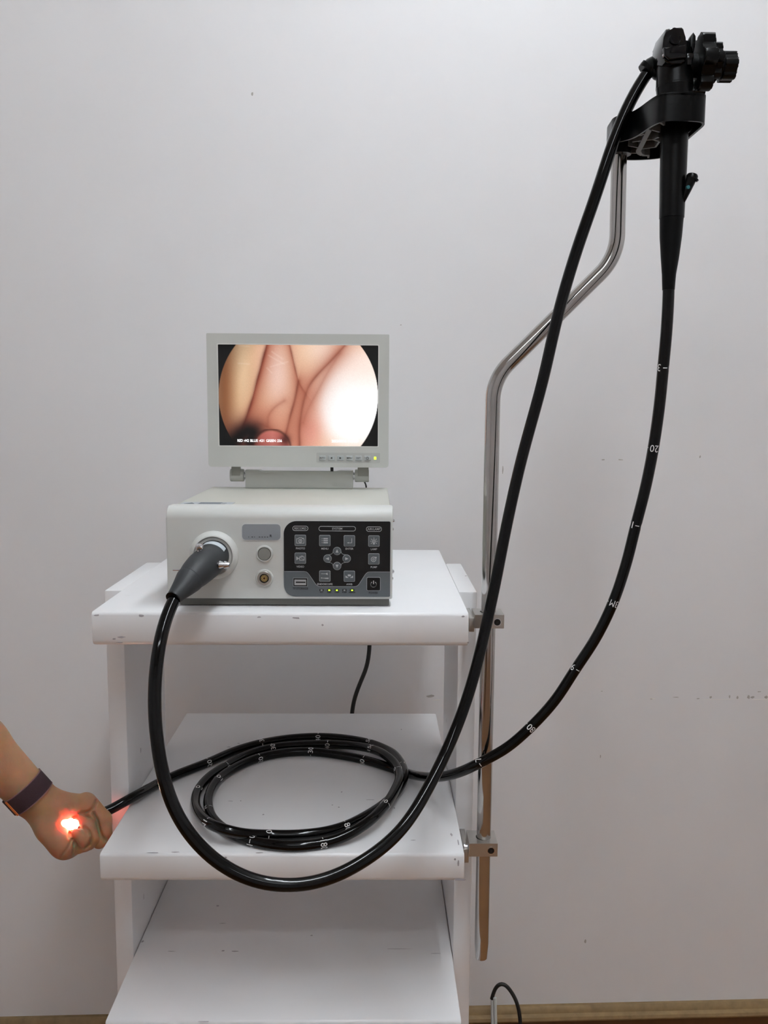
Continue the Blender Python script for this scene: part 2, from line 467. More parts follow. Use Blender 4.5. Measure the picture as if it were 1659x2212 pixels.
# ---------------------------------------------------------------- steel pole with clamps and hanger
PY = 1.023
pole = thing('equipment_pole', 'bent stainless steel pole clamped to the right side of the trolley', 'pole', (0.13941, 1.023, 0.50985))
corners = [(0.13921, 1.023, 0.5048), (0.13721, 1.023, 0.94312), (0.13929, 1.023, 1.2331), (0.2796, 1.023, 1.37335), (0.27757, 1.023, 1.50422)]
bm = B(); path = fillet([corners[0], corners[2], corners[3], corners[4]], .062)
pts = []
for a, b in zip(path, path[1:]):
    n = max(1, int((b - a).length / .02)); pts += [a.lerp(b, i / n) for i in range(n)]
pts.append(path[-1])
PR = .0089
tube(bm, pts, [PR * .82, PR] + [PR] * (len(pts) - 2), 28)
part('bent_tube', bm, STEEL, pole, sharp=50)
def clamp(x0, x1, z0, z1, xa, za, zb, px):
    """block gripping the pole, foot plate on the trolley, black hex socket screw"""
    bm = B()
    hole = circ(px, PY, PR + .0003, 24)
    outer = []
    y0, y1 = 1.006, 1.040
    for (hx, hy) in hole:
        dx, dy = hx - px, hy - PY
        k = min([((x1 if dx > 0 else x0) - px) / dx if abs(dx) > 1e-6 else 1e9, ((y1 if dy > 0 else y0) - PY) / dy if abs(dy) > 1e-6 else 1e9])
        outer.append((px + dx * k, PY + dy * k))
    for cx, cy in ((x0, y0), (x1, y0), (x1, y1), (x0, y1)):
        i = min(range(24), key=lambda q: (outer[q][0] - cx) ** 2 + (outer[q][1] - cy) ** 2); outer[i] = (cx, cy)
    ring2(bm, outer, hole, 'xy', z0, z1)
    c = part('clamp', bm, ALU, pole)
    bm = B(); box(bm, xa, x0 + .0004, 1.012, 1.0655, za, zb, .0006)
    part('foot_plate', bm, ALU, c)
    bm = B(); lathe(bm, [(0, .0026), (.004, .0026), (.004, .0042), (.0055, .0042)], (x0 - .0056 + .0058, 1.0185, (z0 + z1) / 2 - .002), (-1, 0, 0), 16)
    part('side_screw', bm, CHROME, c)
    sx, sz = x1 - .0082, (z0 + z1) / 2 - .0005
    bm = B(); ring2(bm, circ(sx, sz, .0047, 24), circ(sx, sz, .0040, 24), 'xz', 1.0052, 1.009)
    part('counterbore', bm, CHROME, c)
    bm = B(); prism(bm, circ(sx, sz, .0040, 24), 'xz', 1.0056, 1.008); lathe(bm, [(0, .0008), (.0006, .0004)], (sx, 1.0056, sz - .0005), (0, -1, 0), 8)
    part('socket_screw', bm, HOLE, c)
clamp(0.12086, 0.15599, 0.93743, 0.95381, 0.1149, 0.93155, 0.9486, 0.13809)
clamp(0.11933, 0.15447, 0.6494, 0.66626, 0.11315, 0.63794, 0.65553, 0.13848)

# hanger: thick S-shaped bracket, open and ribbed underneath
HZ0, HZ1 = H + .2955, H + .3235
PXT = 0.27776
outl = [(PXT + a, b) for a, b in ((-.0145, 1.010), (-.0155, .998), (-.012, .989), (-.006, .984), (.000, .977), (.004, .963), (.0065, .946), (.009, .932), (.013, .922), (.019, .918),
        (.030, .9165), (.045, .917), (.055, .919), (.0605, .924), (.063, .932), (.063, .950), (.063, 1.0), (.0625, 1.035), (.058, 1.048), (.045, 1.055), (.025, 1.0585), (.005, 1.056), (-.008, 1.046), (-.0135, 1.030))]
def chaikin(P, n=2):
    for _ in range(n):
        Q_ = []
        for a, b in zip(P, P[1:] + P[:1]):
            Q_ += [(.75 * a[0] + .25 * b[0], .75 * a[1] + .25 * b[1]), (.25 * a[0] + .75 * b[0], .25 * a[1] + .75 * b[1])]
        P = Q_
    return P
outl = chaikin(outl)
def inset(poly, d):
    out = []; n = len(poly)
    ar = sum(poly[i][0] * poly[(i + 1) % n][1] - poly[(i + 1) % n][0] * poly[i][1] for i in range(n))
    s = 1 if ar > 0 else -1
    for i in range(n):
        a, b, c = Vector(poly[i - 1]), Vector(poly[i]), Vector(poly[(i + 1) % n])
        n1 = Vector((-(b - a).y, (b - a).x)).normalized() * s; n2 = Vector((-(c - b).y, (c - b).x)).normalized() * s
        m = (n1 + n2).normalized(); out.append(tuple(b + m * d / max(.4, m.dot(n1))))
    return out
bm = B(); inn = inset(outl, .0025)
ring2(bm, outl, inn, 'xy', HZ0, HZ1 - .001)
prism(bm, outl, 'xy', HZ1 - .003, HZ1, .0009, 2)
hanger = part('hanger', bm, BLACK, pole, label='black S-shaped plastic hanger', sharp=40)
# underside web
bm = B()
def wallseg(a, b, w=.0022, zt=HZ1 - .004):
    a, b = Vector(a), Vector(b); d = (b - a).normalized(); n = Vector((-d.y, d.x)) * w * .5
    prism(bm, [tuple(a + n), tuple(b + n), tuple(b - n), tuple(a - n)], 'xy', HZ0 + .0006, zt)
spine = [(0.28094, 0.91314), (0.28865, 0.92212), (0.29274, 0.92615), (0.29065, 0.93465), (0.28851, 0.94548), (0.29055, 0.96092), (0.29338, 0.97921), (0.29558, 0.99341), (0.29784, 1.00804), (0.2998, 1.02314), (0.30408, 1.03337), (0.30994, 1.03977), (0.31731, 1.04086)]
def inside(p, poly):
    r = False
    for (ax, ay), (bx, by) in zip(poly, poly[1:] + poly[:1]):
        if (ay > p[1]) != (by > p[1]) and p[0] < ax + (p[1] - ay) / (by - ay) * (bx - ax): r = not r
    return r
keep_in = inset(outl, .0045)
def ribseg(a, b, w=.0022):
    a, b = Vector(a), Vector(b); n = max(1, int((b - a).length / .0015)); run = None
    for i in range(n + 1):
        p = a.lerp(b, i / n); ok = inside(p, keep_in)
        if ok and run is None: run = p
        if run is not None and (not ok or i == n):
            q = p if ok else a.lerp(b, (i - 1) / n)
            if (q - run).length > .001: wallseg(run, q, w)
            run = None
for a, b in zip(spine, spine[1:]): ribseg(a, b, .0055)
RIBS = [((0.27824, 0.93973), (0.28647, 0.93798)), ((0.27029, 0.94604), (0.27824, 0.93973)), ((0.27994, 0.97964), (0.28805, 0.96213)), ((0.28308, 0.9902), (0.29301, 0.98512)), ((0.28329, 1.00479), (0.29748, 1.0118)), ((0.29141, 1.03248), (0.30176, 1.03084)), ((0.28919, 0.94764), (0.3019, 0.95608)), ((0.29556, 0.98385), (0.30284, 0.98126)), ((0.30284, 0.98126), (0.30674, 0.97297)), ((0.30284, 0.98126), (0.31132, 0.98692)), ((0.30089, 1.01547), (0.3147, 1.00875)), ((0.3147, 1.00875), (0.31244, 0.98807)), ((0.31731, 1.04086), (0.32075, 1.05422)), ((0.28865, 0.92212), (0.29411, 0.91783)), ((0.29274, 0.92615), (0.29965, 0.93437)), ((0.29073, 0.91386), (0.31704, 0.91104))]
for a, b in RIBS: ribseg(a, b)
part('underside_web', bm, WEB, hanger, label='moulded ribs under the hanger, light on them painted as grey')
bm = B(); ring2(bm, circ(PXT, PY, .0135, 24), circ(PXT, PY, PR + .0002, 24), 'xy', HZ0 - .004, HZ1 - .004)
part('pole_socket', bm, BLACK, hanger)

# ---------------------------------------------------------------- video processor
DX0, DX1, DY, DYB = -.2341, .0214, .966, 1.2372
DZ0, DZ1 = H - .2133, H - .1088
proc = thing('video_processor', 'pearl grey video processor box on the top shelf of the trolley', 'processor', (-.106, 1.1, ZT))
# front bezel with a big rounded top edge
bm = B()
prof = [(DY, DZ0), (DY, DZ1 - .0135)] + [(DY + .0145 - .0145 * math.cos(a), DZ1 - .0135 + .0135 * math.sin(a)) for a in [PI / 2 * i / 8 for i in range(1, 9)]] + [(DY + .030, DZ1), (DY + .030, DZ0)]
prism(bm, prof, 'yz', DX0, DX1, .0016, 2)
bez = part('front_bezel', bm, BEZEL, proc, sharp=30)
bm = B(); box(bm, DX0 + .0015, DX1 - .0022, DY + .0302, DYB, DZ0 + .001, DZ1 - .0012, .002)
part('housing', bm, COVER, proc)
bm = B(); box(bm, DX0 + .0125, DX1 - .0035, DY + .006, DYB - .02, ZT + .0016, DZ0 + .0008)
part('base_plate', bm, mat('dark_base', (.42, .42, .40), rough=.6), proc)
fb = None
for x in (DX0 + .03, DX1 - .03):
    for y in (DY + .03, DYB - .04):
        if fb is None:
            bm = B(); lathe(bm, [(0, .009), (DZ0 + .0005 - ZT, .010)], (x, y, ZT), (0, 0, 1), 20); fb = part('foot', bm, BLACK, proc, loc=(x, y, ZT))
        else: copy_part(fb, proc, (x, y, ZT))
# label on top and two tiny vent marks
STICK = mat('silver_sticker', (.66, .69, .71), rough=.35)
bm = B(); prism(bm, [(DX0 + .007, DY + .033), (DX0 + .068, DY + .033), (DX0 + .068, DY + .062), (DX0 + .007, DY + .062)], 'xy', DZ1 - .0012, DZ1 - .0009)
st = part('sticker', bm, STICK, proc, label='silver sticker on the top cover')
bm = B()
for i in range(4):
    box(bm, DX0 + .028, DX0 + .060 - .006 * (i % 2), DY + .037 + .006 * i, DY + .0392 + .006 * i, DZ1 - .0010, DZ1 - .0007)
prism(bm, [(DX0 + .012, DY + .04), (DX0 + .024, DY + .04), (DX0 + .018, DY + .056)], 'xy', DZ1 - .0010, DZ1 - .0007)
part('printing', bm, mat('sticker_print', (.42, .45, .48)), st)
for u in (0, .0052):
    bm = B(); box(bm, -.1076 + u, -.1046 + u - (.0012 if u else 0), DY + .0312, DY + .0332, DZ1 - .0014, DZ1 - .0008); part('vent_slot', bm, HOLE if not u else BADGE, proc)
# screws on the right flank
scr = None
for (z, y) in [(1.06919, 0.985), (1.05332, 1.03), (1.00969, 0.985), (0.99267, 1.03)]:
    if scr is None:
        bm = B(); lathe(bm, [(-.003, .0026), (.0006, .0026), (.0022, .0016), (.0026, 0)], (DX1, y, z), (1, 0, 0), 14); scr = part('screw', bm, CHROME, proc, loc=(DX1, y, z))
    else: copy_part(scr, proc, (DX1, y, z))

FY = DY - .0002
# badge
bx0, bz0 = (-0.14879, 1.04891); bx1, bz1 = (-0.10504, 1.06732)
bm = B(); prism(bm, rrect(bx0 - .0005, bx1 + .0005, bz0 - .0006, bz1 + .0005, .0044), 'xz', FY - .0004, DY + .001); bd = part('badge', bm, mat('badge_rim', (.80, .81, .81), rough=.4), proc, label='grey name plate with worn lettering')
bm = B(); prism(bm, rrect(bx0 + .0003, bx1 - .0003, bz0 + .0004, bz1 - .0002, .0040), 'xz', FY - .0007, DY); part('plate', bm, BADGE, bd)
bm = B()
for i, q in enumerate((0, .0036, .0066, .0118, .0148, .0178, .0208)):
    box(bm, bx0 + .0072 + q, bx0 + .0072 + q + (.0008 if i in (0, 2) else .0017), FY - .0009, FY - .0006, bz0 + .0033, bz0 + .0040)
join(bm, text_xz('R', bx0 + .0325, bz0 + .0048, FY - .0008, .0042, bold=.00006))
part('worn_lettering', bm, DARKPR, bd)

# round push button and round socket
def dome_ring(bm, x, z, ro, ri, h):
    lathe(bm, [(-.001, ro), (0, ro), (h * .55, ro - (ro - ri) * .35), (h, ri + .0010), (h, ri), (-.001, ri)], (x, DY, z), (0, -1, 0), 40)
bxc, bzc = (-0.12367, 1.0334)
bm = B(); dome_ring(bm, bxc, bzc, .0098, .0076, .0022); pb = part('button_collar', bm, BEZEL, proc)
bm = B(); prism(bm, circ(bxc, bzc, .0077, 40), 'xz', DY - .0012, DY + .001); part('button_gap', bm, HOLE, pb)
bm = B(); prism(bm, circ(bxc, bzc, .0069, 40), 'xz', DY - .0024, DY, .0005, 2); part('push_button', bm, mat('grey_push_button', (.54, .54, .52), rough=.5), pb, label='round grey push button')
sxc, szc = (-0.12395, 1.0055)
bm = B(); dome_ring(bm, sxc, szc, .0102, .0082, .0022); so = part('socket_collar', bm, BEZEL, proc)
bm = B(); lathe(bm, [(-.001, .0081), (.0030, .0081), (.0034, .0077), (.0034, .0053), (.001, .0053)], (sxc, DY, szc), (0, -1, 0), 40); part('metal_ring', bm, ALU, so)
bm = B(); prism(bm, circ(sxc, szc, .0054, 32), 'xz', DY - .0014, DY); part('socket_well', bm, HOLE, so)
bm = B(); prism(bm, circ(sxc, szc, .0039, 32), 'xz', DY - .0026, DY); part('pin_insert', bm, GOLD, so, label='gold pin insert')
for i in range(11):
    a = 2 * PI * i / 10; rr = .0030 if i < 10 else 0
    bm = B(); prism(bm, circ(sxc + rr * math.cos(a), szc + rr * math.sin(a), .00045 if i < 10 else .0013, 10), 'xz', DY - .0029, DY - .002); part('pin', bm, HOLE if i < 10 else mat('copper_core', (.35, .2, .13), rough=.4, metal=.5), so)

# light source port ring
pxc, pzc = (-0.18065, 1.03156)
bm = B(); lathe(bm, [(-.001, .0278), (0, .0278), (.0042, .0262), (.0072, .0236), (.0078, .0222), (.0062, .0212), (.0056, .0205), (.0056, .0150), (-.001, .0150)], (pxc, DY, pzc), (0, -1, 0), 64)
part('scope_port', bm, BEZEL, proc, label='round raised port holding the scope connector', sharp=25)

# membrane control panel
px0, pz0 = (-0.10173, 0.98437); px1, pz1 = (0.01869, 1.0709)
K = (px1 - px0) / 229.5                      # metres per photo pixel on this face
bm = B(); prism(bm, rrect(px0 - .0006, px1 + .0006, pz0 - .0006, pz1 + .0006, (.0136, .0022, .0022, .0152), 10), 'xz', FY - .0004, DY + .001)
cp = part('control_panel', bm, mat('panel_rim', (.78, .79, .79), rough=.4), proc, label='black and slate membrane control panel')
bm = B(); prism(bm, rrect(px0, px1, pz0, pz1, (.013, .0016, .0016, .0146), 10), 'xz', FY - .0008, DY); part('black_membrane', bm, PANEL, cp)
def cc(cx, cy): return (px0 + (cx * .16878 + 590 - 614) * K, pz1 - (cy * .16878 + 1110 - 1126.3) * K)
Q = .16878 * K                               # metres per unit of the panel grid
low = [cc(a, b) for a, b in ((140, 746), (400, 746), (430, 752), (452, 770), (468, 792), (545, 908), (562, 926), (585, 938), (610, 941), (1040, 941), (1066, 937), (1090, 924), (1106, 905), (1178, 790), (1195, 768), (1216, 752), (1240, 748), (1499, 748))]
br = rrect(px0, px1, pz0, pz1, (.013, .0016, 0, 0), 10)
br = [p for p in br if p[1] < pz0 + .0145 + 1e-6]
poly = [low[0]] + [p for p in br] + low[::-1][:-1]
bm = B(); prism(bm, poly, 'xz', FY - .0010, FY - .0004); part('slate_membrane', bm, SLATE, cp)
def stroke(bm, pts, w, y=None, dep=.00025, close=False):
    y = FY - .0012 if y is None else y
    pts = [Vector(p) for p in pts]
    if close: pts = pts + [pts[0]]
    for a, b in zip(pts, pts[1:]):
        e = (b - a); 
        if e.length < 1e-7: continue
        e.normalize(); n = Vector((-e.y, e.x)) * w * .5; e = e * w * .35
        prism(bm, [tuple(a - e + n), tuple(b + e + n), tuple(b + e - n), tuple(a - e - n)], 'xz', y - dep, y)
bm = B(); stroke(bm, low, Q * 6); part('membrane_line', bm, LINE, cp)
# group titles in rounded frames
for s, x, y, w in (('RECORD', 355, 190, 200), ('SYSTEM', 824, 192, 472), ('AIR/LAMP', 1292, 195, 200)):
    a = cc(x - w / 2, y + 32); b = cc(x + w / 2, y - 32)
    bm = B(); o = rrect(a[0], b[0], a[1], b[1], Q * 31, 8); i_ = rrect(a[0] + Q * 6, b[0] - Q * 6, a[1] + Q * 6, b[1] - Q * 6, Q * 25, 8)
    ring2(bm, o, i_, 'xz', FY - .0012, FY - .0006); t = part('title_frame', bm, PRINT, cp)
    p = cc(x, y + 1)
    part('lettering', text_xz(s, p[0], p[1], FY - .0012, Q * 39, bold=.00002), PRINT, cp)
for s, x, y in (('PHOTO', 354, 449), ('MENU', 666, 451), ('ENTER', 979, 451), ('LAMP', 1292, 455), ('VIDEO', 352, 685), ('PUMP', 1292, 688), ('ENDOSCOPE', 665, 912), ('AWB', 979, 912)):
    p = cc(x, y); part('lettering', text_xz(s, p[0], p[1], FY - .0010, Q * 34, bold=.00003), PRINT, cp)
for s, x, y, k in (('TF STORAGE', 352, 970, 34), ('POWER', 1287, 1024, 34), ('REC', 623, 1018, 24), ('FLEX', 722, 1018, 24), ('LAMP', 820, 1018, 24), ('PUMP', 917, 1018, 24), ('POWER', 1015, 1018, 24)):
    p = cc(x, y); part('lettering', text_xz(s, p[0], p[1], FY - .0011, Q * k, bold=.00004), DARKPR, cp)
BY = FY - .0013                              # button faces
def pts(cx, cy, L): return [cc(cx + a, cy + b) for a, b in L]
def sq_button(cx, cy, icon):
    c = cc(cx, cy); h = Q * 72
    bm = B(); prism(bm, rrect(c[0] - h, c[0] + h, c[1] - h, c[1] + h, Q * 15, 4), 'xz', BY + .0002, DY); b = part('button', bm, LINE, proc)
    h -= Q * 6
    bm = B(); prism(bm, rrect(c[0] - h, c[0] + h, c[1] - h, c[1] + h, Q * 12, 4), 'xz', BY - .0002, DY, .0001, 1); part('key', bm, BTN, b)
    bm = B(); icon(bm, cx, cy); part('icon', bm, PRINT, b)
YI = BY - .0002
def st(bm, cx, cy, L, w=8, close=False): stroke(bm, pts(cx, cy, L), Q * w, YI, .00012, close)
def fill(bm, cx, cy, L): prism(bm, pts(cx, cy, L), 'xz', YI - .00012, YI)
def disc(bm, cx, cy, a, b, r, ri=0):
    c = cc(cx + a, cy + b)
    if ri: ring2(bm, circ(c[0], c[1], Q * r, 20), circ(c[0], c[1], Q * ri, 20), 'xz', YI - .00012, YI)
    else: prism(bm, circ(c[0], c[1], Q * r, 16), 'xz', YI - .00012, YI)
def ic_photo(bm, x, y):
    st(bm, x, y, [(-46, -22), (-24, -22), (-16, -36), (18, -36), (26, -22), (46, -22), (46, 36), (-46, 36)], 7, True); disc(bm, x, y, 0, 6, 25, 17); disc(bm, x, y, 0, 6, 9); fill(bm, x, y, [(26, -32), (44, -32), (44, -26), (26, -26)])
def ic_menu(bm, x, y):
    for q in (-26, 0, 26):
        fill(bm, x, y, [(-18, q - 8), (40, q - 8), (40, q + 8), (-18, q + 8)]); fill(bm, x, y, [(-38, q - 7), (-26, q), (-38, q + 7)])
def ic_enter(bm, x, y):
    st(bm, x, y, [(30, -32), (30, 24), (-12, 24)], 7); fill(bm, x, y, [(-30, 24), (-10, 14), (-10, 34)])
def ic_lamp(bm, x, y):
    disc(bm, x, y, 0, 2, 22, 15); fill(bm, x, y, [(-12, 24), (12, 24), (10, 42), (-10, 42)])
    for a in (-180, -140, -90, -40, 0, 40, 140):
        c, s = math.cos(math.radians(a)), math.sin(math.radians(a)); st(bm, x, y, [(30 * c, 2 + 30 * s), (46 * c, 2 + 46 * s)], 6)
    st(bm, x, y, [(-8, 10), (0, -6), (8, 10)], 5)
def ic_video(bm, x, y):
    st(bm, x, y, [(-8, -20), (50, -20), (50, 24), (-8, 24)], 7, True); fill(bm, x, y, [(-50, -22), (-42, -22), (-28, -6), (-28, 10), (-42, 24), (-50, 24)]); fill(bm, x, y, [(-28, -4), (-8, -4), (-8, 8), (-28, 8)]); st(bm, x, y, [(8, -20), (14, -32), (30, -32), (36, -20)], 6); st(bm, x, y, [(-8, -20), (50, 24)], 4)
def ic_pump(bm, x, y):
    disc(bm, x, y, -4, 4, 34, 26); disc(bm, x, y, -4, 4, 15, 8); fill(bm, x, y, [(0, -28), (36, -28), (36, -10), (16, -10)])
def ic_scope(bm, x, y):
    st(bm, x, y, [(-44, -30), (18, -30)], 6); fill(bm, x, y, [(14, -36), (40, -44), (34, -30), (42, -16), (30, -18), (16, -24)])
    st(bm, x, y, [(-46, 24), (10, 28)], 7); fill(bm, x, y, [(0, 22), (48, 20), (48, 36), (4, 34)]); disc(bm, x, y, -42, 24, 8)
def ic_awb(bm, x, y):
    fill(bm, x, y, [(-20, -24), (20, -24), (20, 0), (-20, 0)]); fill(bm, x, y, [(-48, -10), (-8, 20), (-48, 20)]); fill(bm, x, y, [(48, -10), (48, 20), (8, 20)])
for x, y, f in ((354, 344, ic_photo), (666, 346, ic_menu), (979, 348, ic_enter), (1292, 349, ic_lamp), (352, 575, ic_video), (1292, 580, ic_pump), (665, 805, ic_scope), (979, 806, ic_awb)):
    sq_button(x, y, f)
# arrow pad
bm = B()
def quad_arc(p0, p1, p2, n=8): return [tuple(Vector(p0) * (1 - t) ** 2 + Vector(p1) * 2 * t * (1 - t) + Vector(p2) * t * t) for t in [i / n for i in range(n + 1)]]
for sx in (-1, 1):
    for sy in (-1, 1):
        stroke(bm, quad_arc(cc(822 + sx * 52, 577 + sy * 88), cc(822 + sx * 56, 577 + sy * 52), cc(822 + sx * 112, 577 + sy * 50)), Q * 6)
part('pad_outline', bm, LINE, cp)
for x, y, tri in ((822, 480, [(-18, 18), (18, 18), (0, -24)]), (700, 578, [(18, -18), (18, 18), (-24, 0)]), (944, 578, [(-18, -18), (-18, 18), (24, 0)]), (822, 674, [(-18, -18), (18, -18), (0, 24)])):
    c = cc(x, y)
    bm = B(); prism(bm, circ(c[0], c[1], Q * 53, 28), 'xz', BY + .0002, DY); b = part('arrow_button', bm, LINE, proc)
    bm = B(); prism(bm, circ(c[0], c[1], Q * 47, 28), 'xz', BY - .0002, DY); part('key', bm, BTN, b)
    bm = B(); fill(bm, x, y, tri); part('icon', bm, PRINT, b)
# power button
c = cc(1290, 905); h = Q * 90
bm = B(); prism(bm, rrect(c[0] - h, c[0] + h, c[1] - h, c[1] + h, Q * 18, 4), 'xz', BY + .0002, DY); b = part('power_button', bm, LINE, proc)
h = Q * 83
bm = B(); prism(bm, rrect(c[0] - h, c[0] + h, c[1] - h, c[1] + h, Q * 14, 4), 'xz', BY - .0002, DY); part('key', bm, PANEL, b)
bm = B(); st(bm, 1290, 910, [(36 * math.sin(a), -36 * math.cos(a)) for a in [math.radians(38 + i * 284 / 24) for i in range(25)]], 9); st(bm, 1290, 910, [(0, -46), (0, -8)], 9); part('icon', bm, WHITE, b)
# storage slot
a, b_ = cc(262, 936), cc(440, 834)
bm = B(); prism(bm, rrect(a[0] - Q * 6, b_[0] + Q * 6, a[1] - Q * 6, b_[1] + Q * 6, Q * 6, 2), 'xz', FY - .0012, DY); sl = part('card_slot', bm, LINE, proc)
bm = B(); prism(bm, rrect(a[0], b_[0], a[1], b_[1], 0), 'xz', FY - .0014, DY); part('slot_frame', bm, HOLE, sl)
a, b_ = cc(276, 922), cc(426, 851)
bm = B(); prism(bm, rrect(a[0], b_[0], a[1], b_[1], Q * 6, 2), 'xz', FY - .0017, DY); part('slot_plate', bm, SILVER, sl)
a, b_ = cc(294, 893), cc(418, 877)
bm = B(); prism(bm, rrect(a[0], b_[0], a[1], b_[1], Q * 3, 2), 'xz', FY - .0019, DY); part('slot_mouth', bm, HOLE, sl)
for i, x in enumerate((623, 722, 820, 917, 1015)):
    a, b_ = cc(x - 26, 1003), cc(x + 26, 974)
    bm = B(); prism(bm, rrect(a[0], b_[0], a[1], b_[1], Q * 4, 2), 'xz', FY - .0013, DY); le = part('indicator', bm, HOLE, proc)
    a, b_ = cc(x - 13, 997), cc(x + 13, 980)
    bm = B(); prism(bm, rrect(a[0], b_[0], a[1], b_[1], Q * 3, 2), 'xz', FY - .0015, DY); part('led', bm, LED if i in (1, 2, 4) else LEDOFF, le, label='lit yellow-green light' if i in (1, 2, 4) else None)

# ---------------------------------------------------------------- monitor
MY = 1.200
mon = thing('monitor', 'light grey flat monitor on hinges showing a pink scope picture', 'monitor', (-.105, 1.218, DZ1))
mx0, mz0 = (-0.23002, 1.11632); mx1, mz1 = (0.01982, 1.29854)
wx0, wz0 = (-0.21544, 1.14495); wx1, wz1 = (0.00565, 1.28442)
bm = B()
o = rrect(mx0, mx1, mz0, mz1, (.004, .004, .0014, .0014), 5); i_ = rrect(wx0, wx1, wz0, wz1, .0012, 5)
ring2(bm, o, i_, 'xz', MY, MY + .020)
oi = inset(o, .0016)
part('bezel', bm, MONI, mon, sharp=30)
bm = B(); prism(bm, rrect(mx0 + .004, mx1 - .004, mz0 + .004, mz1 - .004, .003), 'xz', MY + .0085, MY + .026, .002, 2); part('back_shell', bm, MONI, mon)
bm = B(); ring2(bm, rrect(wx0 - .0004, wx1 + .0004, wz0 - .0004, wz1 + .0004, .0014), rrect(wx0 + .0008, wx1 - .0008, wz0 + .0008, wz1 - .0008, .001), 'xz', MY - .0002, MY + .003)
part('inner_rim', bm, mat('pale_rim', (.86, .86, .84), rough=.35), mon)
# picture
def picture(nx=330, nz=208):
    u, v = np.meshgrid(np.linspace(0, 1, nx), np.linspace(0, 1, nz))
    X = 165 + u * 1297; Y = 172 + v * 818      # picture grid used to lay out the folds
    def dist(L):
        best = np.full(X.shape, 1e9); side = np.zeros(X.shape)
        for (ax, ay), (bx, by) in zip(L, L[1:]):
            ex, ey = bx - ax, by - ay; t = np.clip(((X - ax) * ex + (Y - ay) * ey) / (ex * ex + ey * ey), 0, 1)
            dd = np.hypot(X - ax - t * ex, Y - ay - t * ey); s = np.sign((X - ax) * ey - (Y - ay) * ex)
            m = dd < best; best[m] = dd[m]; side[m] = s[m]
        return best, side
    def g(x, w): return np.exp(-(x / w) ** 2)
    col = np.zeros(X.shape + (3,))
    base = np.array((.90, .72, .60)); col[:] = base
    def toward(c, a):
        nonlocal col
        a = np.clip(a, 0, 1)[..., None]; col = col * (1 - a) + np.array(c) * a
    # broad tones
    toward((.80, .66, .50), g(X - 330, 170) * .8)                       # left finger, tan
    toward((.87, .74, .60), g(X - 370, 60) * g(Y - 400, 330) * .8)
    toward((.60, .36, .22), g(X - 215, 75) * .85)                       # its shaded outer side
    toward((.95, .84, .80), g(X - 650, 120) * g(Y - 380, 260) * .9)     # second finger, pale
    toward((.93, .80, .66), g(X - 930, 190) * g(Y - 300, 220) * .75)
    toward((.96, .87, .82), g(X - 1010, 150) * g(Y - 210, 120) * .7)
    r = np.hypot((X - 1260) / 1.0, (Y - 640) / 1.15)
    toward((1, .97, .95), 1.25 * np.exp(-(r / 330) ** 4))
    toward((1, 1, 1), np.exp(-(np.hypot(X - 1270, Y - 690) / 250) ** 4))
    toward((.98, .90, .86), g(X - 1330, 220) * g(Y - 330, 160) * .9)
    toward((.80, .48, .40), g(Y - 980, 170) * np.clip((1000 - X) / 300, 0, 1) * .55)
    toward((.90, .62, .56), g(X - 900, 110) * g(Y - 860, 160) * .85)
    toward((.93, .70, .62), g(X - 900, 70) * g(Y - 600, 200) * .5)
    toward((.80, .52, .42), g(X - 500, 110) * g(Y - 760, 110) * .6)
    toward((.84, .60, .50), g(X - 640, 100) * g(Y - 780, 90) * .5)
    # creases: (polyline, dark width, soft width, dark strength, soft strength, sidedness)
    wob = .75 + .25 * np.sin(X * .031 + Y * .017) * np.cos(Y * .023)
    def smooth(L):
        for _ in range(3):
            M = [L[0]]
            for (ax, ay), (bx, by) in zip(L, L[1:]):
                M += [(.75 * ax + .25 * bx, .75 * ay + .25 * by), (.25 * ax + .75 * bx, .25 * ay + .75 * by)]
            L = M + [L[-1]]
        return L
    for L, w, sw, a, sa, sd in (
        ([(560, 172), (545, 230), (525, 300), (470, 490), (430, 640), (380, 780), (320, 920)], 13, 66, .72, .8, .9),
        ([(745, 172), (772, 290), (812, 465), (850, 530), (872, 560)], 8, 50, .5, .6, -.4),
        ([(812, 465), (790, 590), (745, 740), (700, 915)], 10, 50, .6, .65, .3),
        ([(1190, 180), (1070, 310), (930, 450), (872, 560), (842, 690), (818, 850), (822, 990)], 11, 54, .42, .7, -.2),
        ([(1150, 240), (1060, 370), (960, 560), (880, 700), (850, 800)], 10, 66, .06, .6, 0),
        ([(560, 830), (565, 740), (620, 670), (700, 622)], 10, 40, .12, .5, 0),
        ([(430, 840), (480, 800), (600, 850), (700, 915)], 12, 46, .1, .6, 0)):
        dd, s = dist(smooth(L))
        k = 1 + sd * s
        toward((.62, .33, .25), sa * np.exp(-dd / sw) * np.clip(k, 0.25, 1.6) * .85)
        toward((.32, .12, .09), a * np.exp(-(dd / w) ** 1.3) * wob)
    # dark hollow low left and the small pad under it
    dd, s = dist([(300, 940), (345, 900), (400, 868), (440, 880), (420, 940)])
    toward((.30, .13, .11), .8 * g(dd, 110))
    toward((.07, .05, .05), 1.1 * np.exp(-(dd / 62) ** 1.6))
    e = np.hypot((X - 590) / 150, (Y - 1010) / 150)
    pad = np.clip((1.02 - e) / .12, 0, 1) * np.clip((X - 420) / 90, .0, 1)
    pc = np.array((.68, .40, .37)) + np.clip((990 - Y) / 140, 0, 1)[..., None] * np.array((.10, .05, .04)) - np.clip(np.abs(X - 600) / 150, 0, 1)[..., None] * .14
    col = col * (1 - pad[..., None]) + pc * pad[..., None]
    toward((.24, .10, .09), g(e - 1.05, .07) * .6 * (Y > 850) * np.clip((X - 400) / 100, 0, 1))
    toward((.22, .10, .09), g(np.hypot(X - 705, Y - 935), 40) * .75)
